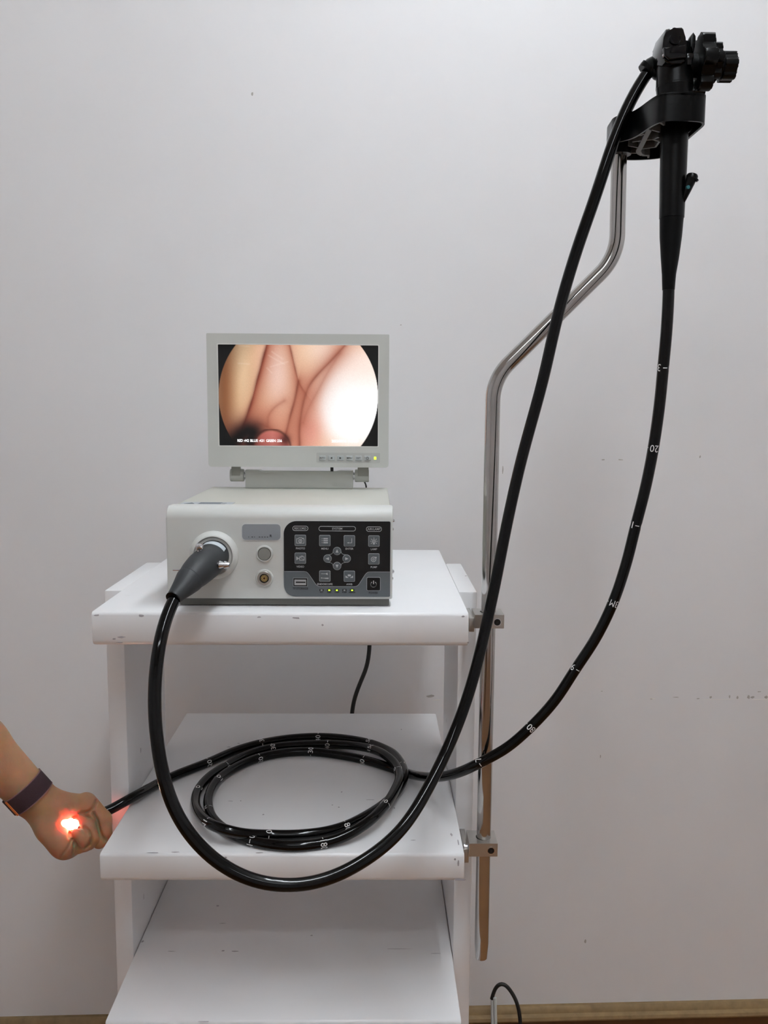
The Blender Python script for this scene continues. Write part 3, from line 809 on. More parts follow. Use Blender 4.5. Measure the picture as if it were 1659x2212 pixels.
    # fine wrinkles
    for L in (([(575, 260), (700, 330)]), ([(600, 230), (690, 290)]), ([(590, 350), (730, 310)]), ([(330, 325), (420, 330)]), ([(560, 360), (600, 400)]), ([(340, 185), (420, 190)])):
        dd, s = dist(L); toward((1, .96, .92), .16 * g(dd, 6))
    rng = np.random.default_rng(3)
    col *= (1 + rng.normal(0, .012, X.shape))[..., None]
    rad = np.hypot(X - 813, Y - 585)
    col *= (1 - .25 * np.clip((rad - 480) / 165, 0, 1) * np.clip((700 - X) / 400, 0, 1))[..., None]
    m = np.clip((646 - rad) / 3.0, 0, 1)[..., None]
    col = col * m + np.array((.035, .035, .035)) * (1 - m)
    return u, v, np.clip(col, 0, 1)
u, v, col = picture()
nz, nx = u.shape
vx = wx0 + u * (wx1 - wx0); vz = wz1 - v * (wz1 - wz0)
mon_base = WL[mon]
co = np.stack([vx - mon_base.x, np.full_like(vx, MY + .0022 - mon_base.y), vz - mon_base.z], -1).reshape(-1, 3)
idx = np.arange(nx * nz).reshape(nz, nx)
fc = np.stack([idx[:-1, :-1], idx[1:, :-1], idx[1:, 1:], idx[:-1, 1:]], -1).reshape(-1, 4)
me = bpy.data.meshes.new('screen'); me.from_pydata(co.tolist(), [], fc.tolist())
at = me.color_attributes.new('picture', 'FLOAT_COLOR', 'POINT')
at.data.foreach_set('color', np.concatenate([lin(col).reshape(-1, 3), np.ones((nx * nz, 1))], 1).astype(np.float32).ravel())
sm = bpy.data.materials.new('lit_screen'); sm.use_nodes = True
nt = sm.node_tree; b = nt.nodes['Principled BSDF']
ca = nt.nodes.new('ShaderNodeVertexColor'); ca.layer_name = 'picture'
b.inputs['Base Color'].default_value = (.01, .01, .01, 1); b.inputs['Roughness'].default_value = .35
b.inputs['Specular IOR Level'].default_value = .2
nt.links.new(ca.outputs['Color'], b.inputs['Emission Color']); b.inputs['Emission Strength'].default_value = SCREEN
me.materials.append(sm)
scr_o = bpy.data.objects.new('screen', me); C.objects.link(scr_o); scr_o.parent = mon; WL[scr_o] = mon_base.copy()
scr_o['label'] = 'lit screen with a round pink picture of skin folds'
SCRT = mat('screen_lettering', (1, 1, 1), emit=(1, 1, 1), estr=SCREEN)
sw = (wx1 - wx0) / 346.0
def sp(uu, vv): return (wx0 + (uu - 472.5) * sw, wz1 - (vv - 745) * sw)
for s, uu, k in (('RED :442', 525, 25), ('BLUE :431', 556, 30), ('GREEN :256', 592, 34)):
    p = sp(uu, 951.5); t_ = text_xz(s, p[0], p[1], MY + .0021, sw * 8.2, bold=.00006)
    w_ = max(q.co.x for q in t_.verts) - min(q.co.x for q in t_.verts)
    for q in t_.verts: q.co.x = p[0] + (q.co.x - p[0]) * (k * sw / w_)
    part('lettering', t_, SCRT, scr_o)
p = sp(746, 951.5); t_ = text_xz('2023/09/16 11:40:59', p[0], p[1], MY + .0021, sw * 8, bold=.00005)
w_ = max(q.co.x for q in t_.verts) - min(q.co.x for q in t_.verts)
for q in t_.verts: q.co.x = p[0] + (q.co.x - p[0]) * (58 * sw / w_)
part('lettering', t_, SCRT, scr_o)
# key strip
def mq(uu, vv): return (mx0 + (uu - 450.5) * (mx1 - mx0) / 390.5, mz0 + (1008 - vv) * (mz1 - mz0) / 285.5)
a, b_ = mq(684.5, 998), mq(822.5, 976)
bm = B(); prism(bm, rrect(a[0], b_[0], a[1], b_[1], .0014), 'xz', MY - .0004, MY + .001); ks = part('key_strip', bm, mat('key_strip_grey', (.70, .705, .69), rough=.5), mon)
kw = .16878
for i, s in enumerate(('AUTO', '<', '>', 'MENU', 'EXIT', 'P')):
    x = 697.6 + i * 19.55
    a, b_ = mq(x - 7.2, 993), mq(x + 7.2, 982.5)
    bm = B(); prism(bm, rrect(a[0], b_[0], a[1], b_[1], .0009, 3), 'xz', MY - .0017, MY, .0006, 2, True); kb = part('key', bm, mat('key_grey', (.69, .71, .71), rough=.5), mon)
    c = mq(x, 987.6); y = MY - .0018; e = sw
    if s in '<>':
        q = 1 if s == '>' else -1
        bm = B(); prism(bm, [(c[0] - q * 2 * e, c[1] - 2.4 * e), (c[0] - q * 2 * e, c[1] + 2.4 * e), (c[0] + q * 2.4 * e, c[1])], 'xz', y - .0002, y)
    elif s == 'P':
        bm = B(); stroke(bm, [(c[0] + 2.8 * e * math.sin(t), c[1] + 2.8 * e * math.cos(t)) for t in [math.radians(35 + 290 * k / 16) for k in range(17)]], e * .7, y); stroke(bm, [(c[0], c[1] + 3.2 * e), (c[0], c[1])], e * .7, y)
    else:
        bm = text_xz(s, c[0], c[1], y, e * 4.4, bold=.00003, sx=.95)
    part('symbol', bm, DARKPR, kb)
a, b_ = mq(809.5, 990.5), mq(814.5, 984.5)
bm = B(); prism(bm, rrect(a[0], b_[0], a[1], b_[1], .0006, 3), 'xz', MY - .0009, MY); part('power_led', bm, LED, mon, label='lit yellow-green power light')
# stand block and hinges
sx0, sz0 = (-0.18221, 1.08552); sx1, sz1 = (-0.02996, 1.1093)
sz0 = DZ1 - .0012
g1 = sx0 + (sx1 - sx0) * .13; g2 = sx0 + (sx1 - sx0) * .155; g3 = sx1 - (sx1 - sx0) * .16; g4 = sx1 - (sx1 - sx0) * .125
bm = B(); prism(bm, [(sx0, sz0), (sx1, sz0), (sx1, sz1 + .0008), (g4, sz1 + .0008), (g3, sz1 - .0012), (g2, sz1 - .0012), (g1, sz1 + .0012), (sx0, sz1 + .0012)], 'xz', 1.219, 1.236, .0008, 2)
part('stand_block', bm, MONI, mon)
for (u0, u1, s) in ((-.0218, -.0026, -1), (.0026, .0225, 1)):
    e = sx0 if s < 0 else sx1
    zc = sz1 - .0065
    bm = B(); lathe(bm, [(0, .0082), (.0012, .0090), (u1 - u0 - .0012, .0090), (u1 - u0, .0082)], (e + u0, 1.226, zc), (1, 0, 0), 28); hg = part('hinge_knuckle', bm, MONI, mon)
    bm = B(); box(bm, e + u0 + (.003 if s < 0 else 0.004), e + u1 - (.004 if s < 0 else .0005), 1.216, 1.2225, zc, mz0 + .002); part('hinge_arm', bm, mat('hinge_shade_grey', (.60, .60, .57), rough=.5), hg)
    bm = B(); lathe(bm, [(0, .0052), (.0052, .0052)], (e + (-.0028 if s < 0 else -.0024), 1.226, zc), (1, 0, 0), 20)
    for q in (0, .0018, .0036): lathe(bm, [(0, .0062), (.0008, .0062)], (e + (-.0028 if s < 0 else -.0024) + q + .0008, 1.226, zc), (1, 0, 0), 20)
    part('hinge_pin', bm, CHROME, hg)
zz = (-0.05953, 1.11302)
bm = B(); box(bm, zz[0] - .0021, zz[0] + .0021, 1.214, 1.217, zz[1] - .0035, zz[1] + .0045); part('latch', bm, HOLE, mon)
bm = B(); tube(bm, spline([(-0.01606, 1.235, 1.09662), (-0.01345, 1.241, 1.09214), (-0.01148, 1.246, 1.08703), (-0.01214, 1.252, 1.0689), (-0.01481, 1.256, 1.04461)], .003), .0012, 10); part('monitor_lead', bm, CABLE, mon)

# ---------------------------------------------------------------- endoscope
scope = thing('endoscope', 'black flexible endoscope hanging from the pole and coiled on the middle shelf', 'endoscope', (0.31726, 0.957, 1.52483))
def swept(name, rows, m, par, n=28, step=.004, sharp=40, label=None, cap=True):
    P = spline([p for p, r in rows], step); q0 = [Vector(p) for p, r in rows]
    ss = [0]
    for a, b in zip(q0, q0[1:]): ss.append(ss[-1] + (b - a).length)
    s = [0]
    for a, b in zip(P, P[1:]): s.append(s[-1] + (b - a).length)
    R = np.interp(np.array(s) / s[-1] * ss[-1], ss, [r for p, r in rows])
    bm = B(); tube(bm, P, [float(x) for x in R], n, cap)
    return part(name, bm, m, par, label=label, sharp=sharp)
# grip and bend protector
swept('grip', [((0.31615, 0.957, 1.53838), 0.01913), ((0.31677, 0.957, 1.52483), 0.01769), ((0.31776, 0.957, 1.50841), 0.01452), ((0.31834, 0.957, 1.48483), 0.01422), ((0.3185, 0.956, 1.44653), 0.01388), ((0.31865, 0.955, 1.40265), 0.01294)], BLACK, scope)
swept('bend_protector', [((0.31853, 0.955, 1.40289), 0.01245), ((0.3185, 0.955, 1.38381), 0.01163), ((0.31819, 0.954, 1.36081), 0.0095), ((0.31764, 0.953, 1.3431), 0.00741), ((0.31787, 0.953, 1.32671), 0.00652)], mat('matte_black_rubber', (.013, .014, .015), rough=.42, spec=.14), scope)
# control head
HB = [(0.29807, 1.58663), (0.30617, 1.58782), (0.31408, 1.58862), (0.31623, 1.58683), (0.31822, 1.57839), (0.31934, 1.56927), (0.32002, 1.55488), (0.31473, 1.5522), (0.30505, 1.55144), (0.29867, 1.55466), (0.29566, 1.55987), (0.29484, 1.56901), (0.29593, 1.5788)]
bm = B(); prism(bm, HB, 'xz', .935, .972, .0022, 3)
head = part('control_head', bm, GLOSS, scope, label='glossy black control head', sharp=30)
HC = [(0.30908, 1.60043), (0.32698, 1.60164), (0.32969, 1.57454), (0.3112, 1.5689), (0.30124, 1.57424), (0.30148, 1.58036), (0.30347, 1.5892), (0.30602, 1.59668)]
bm = B(); prism(bm, HC, 'xz', .968, .990, .003, 3); part('rear_shell', bm, BLACK, head)
HL = [(0.29503, 1.56717), (0.3061, 1.56664), (0.31013, 1.56896), (0.31754, 1.57001), (0.3187, 1.55699), (0.30112, 1.55452), (0.29623, 1.55871)]
bm = B(); prism(bm, HL, 'xz', .9305, .940, .0018, 3); part('valve_ledge', bm, GLOSS, head)
vx_, vz_ = (0.30737, 1.57664)
bm = B(); lathe(bm, [(-.001, .0062), (.0006, .0062), (.0010, .0056), (-.0022, .0048), (-.0022, 0)], (vx_, .935, vz_), (0, -1, .25), 24); part('valve', bm, BLACK, head)
lx_, lz_ = (0.29669, 1.56047)
bm = B(); lathe(bm, [(-.002, .0016), (.0012, .0016), (.0018, .0009), (.002, 0)], (lx_, .936, lz_), (-.3, -1, 0), 12); part('pin', bm, CHROME, head)
# neck between grip and head
swept('neck', [((0.31433, 0.957, 1.57829), 0.0161), ((0.31517, 0.957, 1.55978), 0.0181), ((0.31623, 0.957, 1.53651), 0.01913)], BLACK, head)
# wheels on a sideways axle
WY = .955
axz = 1.55841
def gear(x0, x1, R, r, lobes, name, par, y=WY, z=None, m=BLACK, phase=0.0, bev=.002):
    z = axz if z is None else z
    poly = []
    n = lobes * 16
    for i in range(n):
        a = 2 * PI * i / n; k = .5 + .5 * math.cos(lobes * a + phase)
        k = min(1, max(0, (k - .25) / .5)); k = k * k * (3 - 2 * k)
        q = r + (R - r) * k
        poly.append((y + q * math.cos(a), z + q * math.sin(a)))
    bm = B(); prism(bm, poly, 'yz', x0, x1, bev, 2)
    return part(name, bm, m, par, sharp=30)
GX = [0.32386, 0.32778, 0.33513, 0.33611, 0.35008, 0.35082, 0.36062, 0.3616, 0.36553, 0.37681]
bm = B(); lathe(bm, [(0, .0120), (GX[3] - GX[0], .0120)], (GX[0], WY, axz), (1, 0, 0), 28); part('axle_block', bm, BLACK, head)
gear(GX[3], GX[4], .0312, .0245, 6, 'control_wheel', head, phase=.5 * PI * 6 + PI)
gear(GX[4] + .0004, GX[6], .0196, .0150, 6, 'small_control_wheel', head, z=axz + .003, bev=.0016)
bm = B(); lathe(bm, [(0, .0125), (GX[8] - GX[6], .0125)], (GX[6], WY, axz), (1, 0, 0), 24); part('collar', bm, BLACK, head)
gear(GX[8] - .002, GX[9], .0152, .0132, 6, 'lock_knob', head, z=axz - .001, bev=.0012)
BL = [(0.33071, 1.58898), (0.33328, 1.58535), (0.33362, 1.58135), (0.3327, 1.574), (0.33185, 1.56798), (0.33072, 1.56797), (0.33042, 1.57431), (0.3283, 1.57429), (0.32801, 1.58329)]
bm = B(); prism(bm, BL, 'xz', .948, .962, .0008, 2); part('lock_lever', bm, BLACK, head)
bm = B(); prism(bm, [(0.32166, 1.56437), (0.32904, 1.56445), (0.32872, 1.55951), (0.32694, 1.5529), (0.3222, 1.55285)], 'xz', .938, .968, .001, 2); part('lever_hub', bm, GLOSS, head)
# biopsy port, teal mark, clip
swept('biopsy_port', [((0.32587, 0.95, 1.41361), 0.00198), ((0.32935, 0.946, 1.42509), 0.00344), ((0.33252, 0.944, 1.43646), 0.00514), ((0.33411, 0.943, 1.44188), 0.00562)], BLACK, scope, step=.002)
pc = (0.33433, 0.943, 1.44235)
bm = B(); lathe(bm, [(-.002, .0058), (.0008, .0060), (.0026, .0050), (.0036, .0028), (.0039, 0)], pc, (0.0016, 0.0, 0.00754), 24); cap_ = part('port_cap', bm, BLACK, scope)
bm = B(); tube(bm, spline([(0.33612, 0.941, 1.44091), (0.3373, 0.94, 1.43926), (0.33899, 0.939, 1.43714)], .001), .0016, 10); part('cap_tab', bm, BLACK, cap_)
tc_ = Vector((0.32954, 0.9405, 1.43108))
bm = B(); lathe(bm, [(-.0012, .0019), (.0012, .0019), (.0014, .0015), (.0014, 0)], tc_, (0.15, -1, -.1), 16, 1.0, 1.0); part('colour_mark', bm, TEAL, scope, label='teal colour mark')
bm = B(); prism(bm, [(0.32738, 1.5041), (0.33478, 1.50417), (0.33526, 1.49429), (0.33249, 1.49002), (0.32813, 1.4881)], 'xz', .948, .962, .0006, 1); part('strap_lug', bm, BLACK, scope)
# light guide cable with its boot at the head
swept('cable_boot', [((0.31694, 0.965, 1.56001), 0.01381), ((0.3078, 0.972, 1.56207), 0.01366), ((0.30001, 0.976, 1.56443), 0.01197), ((0.29533, 0.977, 1.56429), 0.00999), ((0.2924, 0.977, 1.56236), 0.00899)], BLACK, scope, step=.0025)
swept('cable_collar', [((0.29399, 0.976, 1.56485), 0.00923), ((0.2914, 0.977, 1.56235), 0.00889), ((0.28998, 0.977, 1.56044), 0.00849)], BLACK, scope, step=.0015)
LG = [(0.29948, 0.978, 1.5685), (0.29345, 0.979, 1.56454), (0.28824, 0.979, 1.55688), (0.27847, 0.979, 1.53722), (0.26614, 0.978, 1.50991), (0.2509, 0.977, 1.46355), (0.2424, 0.977, 1.43128), (0.22841, 0.978, 1.3925), (0.21475, 0.98, 1.34441), (0.20312, 0.982, 1.29863), (0.1918, 0.984, 1.23462), (0.17962, 0.985, 1.18669), (0.16737, 0.985, 1.13765), (0.15859, 0.985, 1.09397), (0.15019, 0.983, 1.05121), (0.14103, 0.98, 0.99697), (0.13293, 0.976, 0.96072), (0.12583, 0.97, 0.92885), (0.11302, 0.958, 0.8826), (0.10228, 0.948, 0.8543), (0.08619, 0.932, 0.82123), (0.07056, 0.915, 0.79708), (0.05531, 0.893, 0.77885), (0.03711, 0.866, 0.76069), (0.01534, 0.838, 0.75277), (-0.01343, 0.812, 0.74558), (-0.0445, 0.795, 0.73682), (-0.06897, 0.788, 0.73635), (-0.08745, 0.785, 0.7371), (-0.10867, 0.784, 0.74081), (-0.13007, 0.785, 0.7478), (-0.14909, 0.788, 0.75933), (-0.16657, 0.792, 0.77226), (-0.18138, 0.796, 0.78858), (-0.19399, 0.8, 0.80593), (-0.20364, 0.804, 0.83701), (-0.20966, 0.808, 0.86999), (-0.2132, 0.812, 0.90345), (-0.21436, 0.82, 0.92913), (-0.21272, 0.835, 0.96441), (-0.20886, 0.852, 0.99124), (-0.20482, 0.868, 1.00532), (-0.19972, 0.884, 1.01215)]
lg_path = spline(LG, .006)
for _ in range(40):
    lg_path = [lg_path[0]] + [a * .25 + b * .5 + c_ * .25 for a, b, c_ in zip(lg_path, lg_path[1:], lg_path[2:])] + [lg_path[-1]]
bm = B(); tube(bm, lg_path, .00655, 24)
part('light_guide_cable', bm, RUBBER, scope, label='thick glossy black light guide cable', sharp=60)

# connector plugged into the processor
CON = [((-0.18177, 0.972, 1.03055), 0.01739), ((-0.17976, 0.957, 1.03229), 0.01728), ((-0.18124, 0.94, 1.02922), 0.0175), ((-0.18313, 0.926, 1.02785), 0.0177), ((-0.18528, 0.914, 1.02622), 0.01737), ((-0.18883, 0.902, 1.02244), 0.01618), ((-0.19287, 0.893, 1.01822), 0.01408)]
con = swept('connector', CON, MATTE, scope, n=40, step=.003, label='matte dark grey plug body')
swept('connector_boot', [((-0.18982, 0.902, 1.02144), 0.01495), ((-0.19365, 0.892, 1.01694), 0.01456), ((-0.19683, 0.884, 1.01265), 0.01227), ((-0.20015, 0.877, 1.00873), 0.01003), ((-0.20266, 0.871, 1.00564), 0.00845), ((-0.20438, 0.868, 1.00363), 0.00786)], MATTE, con, n=36, step=.002)
swept('boot_lip', [((-0.20426, 0.8685, 1.00386), 0.00805), ((-0.20473, 0.867, 1.00303), 0.00799)], BLACK, con, n=32, step=.0008)
bm = B(); lathe(bm, [(0, .0180), (.0035, .0180), (.0035, .0165), (0, .0165)], (pxc, .9600, pzc), (0, -1, 0), 48); part('collar_ring', bm, BLACK, con)
# white arc label on the shoulder of the plug
bm = B(); t_ = []
P_ = spline([p for p, r in CON], .0015)
T_, U_, V_ = frames(P_)
ss_ = [0]
for a, b in zip(P_, P_[1:]): ss_.append(ss_[-1] + (b - a).length)
q_ = [0]
for (a, _), (b, _) in zip(CON, CON[1:]): q_.append(q_[-1] + (Vector(b) - Vector(a)).length)
rad_ = np.interp(np.array(ss_) / ss_[-1] * q_[-1], q_, [r for _, r in CON])
def on_plug(k, direction):
    t = T_[k]; w = (direction - t * direction.dot(t)).normalized(); return P_[k] + w * (rad_[k] + .0003)
k0, k1 = 12, 17
rows = []
for i in range(25):
    a = math.radians(32 + i * 86 / 24); dv = Vector((math.cos(a), 0, math.sin(a)))
    rows.append([bm.verts.new(on_plug(k, dv)) for k in range(k0, k1 + 1)])
for a, b in zip(rows, rows[1:]):
    for i in range(len(a) - 1): bm.faces.new((a[i], a[i + 1], b[i + 1], b[i]))
part('arc_label', bm, mat('pale_label', (.76, .79, .81), rough=.4), con, label='pale curved label')
def nozzle(name, a, b, prof):
    a, b = Vector(a), Vector(b); bm = B(); ln = (b - a).length
    lathe(bm, [(h * ln, r) for h, r in prof], a, b - a, 24); return part(name, bm, CHROME, con, sharp=40)
nozzle('valve_nozzle', (-0.18686, 0.918, 1.0376), (-0.18692, 0.916, 1.05226), [(0, .0030), (.12, .0032), (.16, .0036), (.26, .0036), (.30, .0024), (.55, .0024), (.58, .0038), (.70, .0042), (.82, .0042), (.86, .0034), (.90, .0040), (.97, .0036), (1, .002)])
nozzle('barbed_nozzle', (-0.17209, 0.918, 1.02959), (-0.15443, 0.915, 1.02944), [(0, .0030), (.06, .0036), (.14, .0036), (.16, .0028), (.24, .0026), (.28, .0026), (.36, .0042), (.40, .0042), (.66, .0026), (.68, .0042), (.72, .0042), (.98, .0022), (1, .001)])
nozzle('pin', (-0.20635, 0.915, 1.02368), (-0.21577, 0.915, 1.02364), [(0, .0010), (.96, .0010), (1, .0006)])

# insertion tube: down from the handle, two turns on the shelf, off to the hand
IT = [(0.3178, 0.953, 1.33381), (0.31833, 0.9535, 1.32016), (0.31897, 0.957, 1.28147), (0.31874, 0.962, 1.2437), (0.31807, 0.967, 1.2026), (0.31476, 0.972, 1.15387), (0.30897, 0.976, 1.1089), (0.30084, 0.98, 1.0647), (0.29227, 0.983, 1.01933), (0.27993, 0.985, 0.97507), (0.26268, 0.988, 0.93271), (0.23933, 0.99, 0.89225), (0.21618, 0.992, 0.853), (0.18922, 0.994, 0.82017), (0.16126, 0.996, 0.79337), (0.13134, 0.999, 0.77406), (0.10552, 1.018, 0.75233), (0.08264, 1.053, 0.73122), (0.06471, 1.1, 0.71145), (0.0482, 1.14867, 0.6944), (0.02601, 1.16659, 0.6944), (-0.01018, 1.19406, 0.6944), (-0.0476, 1.21243, 0.6944), (-0.08903, 1.22433, 0.6944), (-0.12959, 1.2207, 0.6944), (-0.16694, 1.20014, 0.6944), (-0.19523, 1.16427, 0.6944), (-0.21105, 1.12598, 0.6944), (-0.21354, 1.07629, 0.6944), (-0.20654, 1.03948, 0.6944), (-0.19487, 1.01098, 0.6944), (-0.1742, 0.98279, 0.6944), (-0.14908, 0.9626, 0.6944), (-0.12332, 0.95173, 0.6944), (-0.08798, 0.94692, 0.6944), (-0.05629, 0.95394, 0.6944), (-0.02965, 0.96379, 0.699), (-0.00532, 0.98195, 0.706), (0.01505, 1.01934, 0.7085), (0.02806, 1.06129, 0.7085), (0.03572, 1.09963, 0.709), (0.03302, 1.13879, 0.709), (0.02145, 1.17314, 0.708), (0.00043, 1.21227, 0.703), (-0.03145, 1.24202, 0.697), (-0.06731, 1.25238, 0.6946), (-0.10834, 1.25088, 0.6944), (-0.14883, 1.23992, 0.6944), (-0.18294, 1.21361, 0.6944), (-0.20827, 1.17217, 0.6944), (-0.22504, 1.13339, 0.6944), (-0.23106, 1.09141, 0.6944), (-0.2257, 1.05075, 0.697), (-0.21004, 1.00271, 0.705), (-0.19313, 0.9732, 0.7085), (-0.17436, 0.95957, 0.7085), (-0.15148, 0.96117, 0.702), (-0.12194, 0.97147, 0.695), (-0.09029, 0.97267, 0.6944), (-0.0578, 0.98006, 0.6944), (-0.03341, 0.99454, 0.6944), (-0.00844, 1.02102, 0.6944), (0.01617, 1.05673, 0.6944), (0.03239, 1.08638, 0.697), (0.04156, 1.10723, 0.705), (0.04089, 1.14468, 0.7065), (0.03114, 1.19359, 0.703), (0.02088, 1.22047, 0.699), (-0.00591, 1.25813, 0.6946), (-0.04658, 1.27705, 0.6944), (-0.08676, 1.28253, 0.6944), (-0.13163, 1.27476, 0.6944), (-0.17027, 1.25606, 0.6944), (-0.20229, 1.2291, 0.6944), (-0.23655, 1.18337, 0.6944), (-0.26883, 1.14538, 0.6944), (-0.28938, 1.11269, 0.695), (-0.30393, 1.075, 0.69806), (-0.31323, 1.057, 0.6983), (-0.33105, 1.045, 0.69163), (-0.34465, 1.036, 0.68863), (-0.35346, 1.024, 0.68844), (-0.35752, 1.006, 0.69318), (-0.35857, 0.99, 0.69882)]
it_path = spline(IT, .005)
TR = .0063
bm = B(); tube(bm, it_path, TR, 24)
itube = part('insertion_tube', bm, RUBBER, scope, label='long glossy black insertion tube with white scale marks', sharp=60)
bm = B(); lathe(bm, [(-.001, .0058), (.0012, .0058), (.0016, .0050), (.0016, 0)], it_path[-1], it_path[-1] - it_path[-3], 24)
part('lit_tip', bm, mat('glowing_lens', (1, 1, 1), emit=(1, .93, .88), estr=25), itube, label='glowing white tip')

# printed scale: number, tick, number, tick around the tube every few centimetres
EYE = Vector((0, 0, H))
MARKS = [((0.31874, 0.962, 1.2437), '30', 70), ((0.31476, 0.972, 1.15387), '20', -12), ((0.30084, 0.98, 1.0647), '10', 74), ((0.27993, 0.985, 0.97507), '3M', -15), ((0.23933, 0.99, 0.89225), '90', 62), ((0.18868, 0.994, 0.81959), '80', -14), ((0.12925, 1.0, 0.77247), '70', 66), ((0.0501, 1.14791, 0.6944), '50', 14), ((-0.01287, 1.19571, 0.6944), '40', -45), ((-0.08903, 1.22433, 0.6944), '30', 28), ((-0.16694, 1.20014, 0.6944), '20', -38), ((-0.21105, 1.12598, 0.6944), '10', 4), ((-0.20523, 1.03567, 0.6944), '2M', 55), ((-0.14018, 0.95713, 0.6944), '190', -85), ((-0.05521, 0.95394, 0.6944), '180', 24), ((0.01564, 1.02061, 0.7085), '170', -58), ((0.03515, 1.12343, 0.709), '160', 100), ((0.00043, 1.21227, 0.703), '150', 24), ((-0.06731, 1.25238, 0.6946), '140', -42), ((-0.14883, 1.23992, 0.6944), '130', 0), ((-0.20827, 1.17217, 0.6944), '120', -68), ((-0.23138, 1.09001, 0.6944), '10', 4), ((-0.19521, 0.9755, 0.7085), '1M', 38), ((-0.12139, 0.97147, 0.695), '90', -62), ((-0.03509, 0.99454, 0.6944), '80', 18), ((0.04024, 1.14468, 0.7065), '60', -100), ((-0.00591, 1.25813, 0.6946), '50', 50), ((-0.08676, 1.28253, 0.6944), '40', -18), ((-0.17027, 1.25606, 0.6944), '30', 62), ((-0.23721, 1.18337, 0.6944), '20', -20)]
itT = [(it_path[min(i + 1, len(it_path) - 1)] - it_path[max(i - 1, 0)]).normalized() for i in range(len(it_path))]
def on_tube(si, x, c, n):
    """point at arc offset x around and si along the tube (float index), slightly proud"""
    i = int(max(0, min(len(it_path) - 2, math.floor(si)))); f = si - i
    p = it_path[i].lerp(it_path[i + 1], f); t = itT[i].lerp(itT[i + 1], f).normalized()
    n = (n - t * n.dot(t)).normalized(); c = t.cross(n)
    a = x / TR
    return p + (n * math.cos(a) + c * math.sin(a)) * (TR + .00012)
STEP = (it_path[1] - it_path[0]).length
last_i = 0
for (p, s, ph) in MARKS:
    p = Vector(p)
    cand = [(max((q - p).length, .0) , i) for i, q in enumerate(it_path)]
    dmin, ci = min(cand)
    t = itT[ci]; n = (EYE - it_path[ci]); n = (n - t * n.dot(t)).normalized()
    bm = B()
    wmax = TR * math.radians(88 if len(s) < 3 else 108)
    for rep in (0, 1):
        ph0 = math.radians(ph + 180 * rep)
        tb = text_bm(s, .0112)
        xs = [v.co.x for v in tb.verts]; cx = (max(xs) + min(xs)) / 2; w = max(xs) - min(xs)
        ys = [v.co.y for v in tb.verts]; cy = (max(ys) + min(ys)) / 2
        bmesh.ops.triangulate(tb, faces=tb.faces[:])
        long_e = [e for e in tb.edges if e.calc_length() > .0012]
        bmesh.ops.subdivide_edges(tb, edges=long_e, cuts=2)
        for v in tb.verts:
            x = (v.co.x - cx) * wmax / w; y = v.co.y - cy
            v.co = on_tube(ci + y / STEP, x + ph0 * TR, None, n)
        join(bm, tb)
        tk = bmesh.new(); rows = []
        for k in range(9):
            x = TR * (ph0 + math.radians(90 - 21 + 42 * k / 8))
            rows.append((tk.verts.new(on_tube(ci - .00045 / STEP, x, None, n)), tk.verts.new(on_tube(ci + .00045 / STEP, x, None, n))))
        for a, b in zip(rows, rows[1:]): tk.faces.new((a[0], b[0], b[1], a[1]))
        join(bm, tk)
    part('scale_mark', bm, WHITE, itube)

# ---------------------------------------------------------------- cables
cord = thing('power_cord', 'thin black power cord running down behind the trolley under the top shelf', 'cable', (-0.00739, 1.425, 0.79536))
bm = B(); tube(bm, spline([(-0.03191, 1.2412, 0.96465), (-0.02783, 1.3, 0.98242), (-0.01464, 1.385, 0.97619), (-0.00787, 1.415, 0.92861), (-0.00683, 1.43, 0.84222), (-0.00664, 1.432, 0.7934), (-0.01124, 1.432, 0.76097), (-0.02379, 1.432, 0.72834), (-0.03244, 1.432, 0.70213), (-0.03636, 1.432, 0.675), (-0.03886, 1.44, 0.60967), (-0.0364, 1.444, 0.52364)] + [Vector((-.05, 1.44, .5)), Vector((-.04, 1.435, .25)), Vector((-.02, 1.41, .02)), Vector((.03, 1.38, .0045)), Vector((.12, 1.36, .0045))], .008), .0036, 14)
part('cord', bm, CABLE, cord)
loop = thing('looped_cord', 'black cord looping up beside the trolley by the skirting board', 'cable', (0.24164, 1.4, 0.15282))
bm = B(); P_ = [(0.21147, 1.405, 0.16851), (0.21408, 1.405, 0.17991), (0.21952, 1.405, 0.19216), (0.22657, 1.404, 0.1981), (0.23443, 1.402, 0.19689), (0.24545, 1.398, 0.18491), (0.25326, 1.394, 0.17036), (0.25791, 1.39, 0.15151), (0.25907, 1.385, 0.1361)]
P_ = [Vector(p) for p in P_]; e_ = P_[-1]
tube(bm, spline(P_ + [e_ + Vector((.002, -.01, -.035)), Vector((e_.x + .01, e_.y - .06, .0045)), Vector((e_.x + .08, e_.y - .16, .0035))], .004), .0033, 14)
part('cord', bm, CABLE, loop)
wc = thing('white_cord', 'pair of white cords standing beside the black loop by the trolley', 'cable', (0.21515, 1.4, 0.1353))
for (p0, p1, r) in [((0.21226, 1.405, 0.16938), (0.21292, 1.4, 0.12474), 0.003), ((0.21625, 1.402, 0.17332), (0.21776, 1.397, 0.12702), 0.0031)]:
    p0, p1 = Vector(p0), Vector(p1)
    bm = B(); tube(bm, spline([p0, p0.lerp(p1, .5), p1, Vector((p1.x + .002, p1.y - .012, .03)), Vector((p1.x + .03, p1.y - .05, .0035)), Vector((p1.x + .12, p1.y - .12, .0035))], .004), r, 14)
    part('cord', bm, WCABLE, wc)

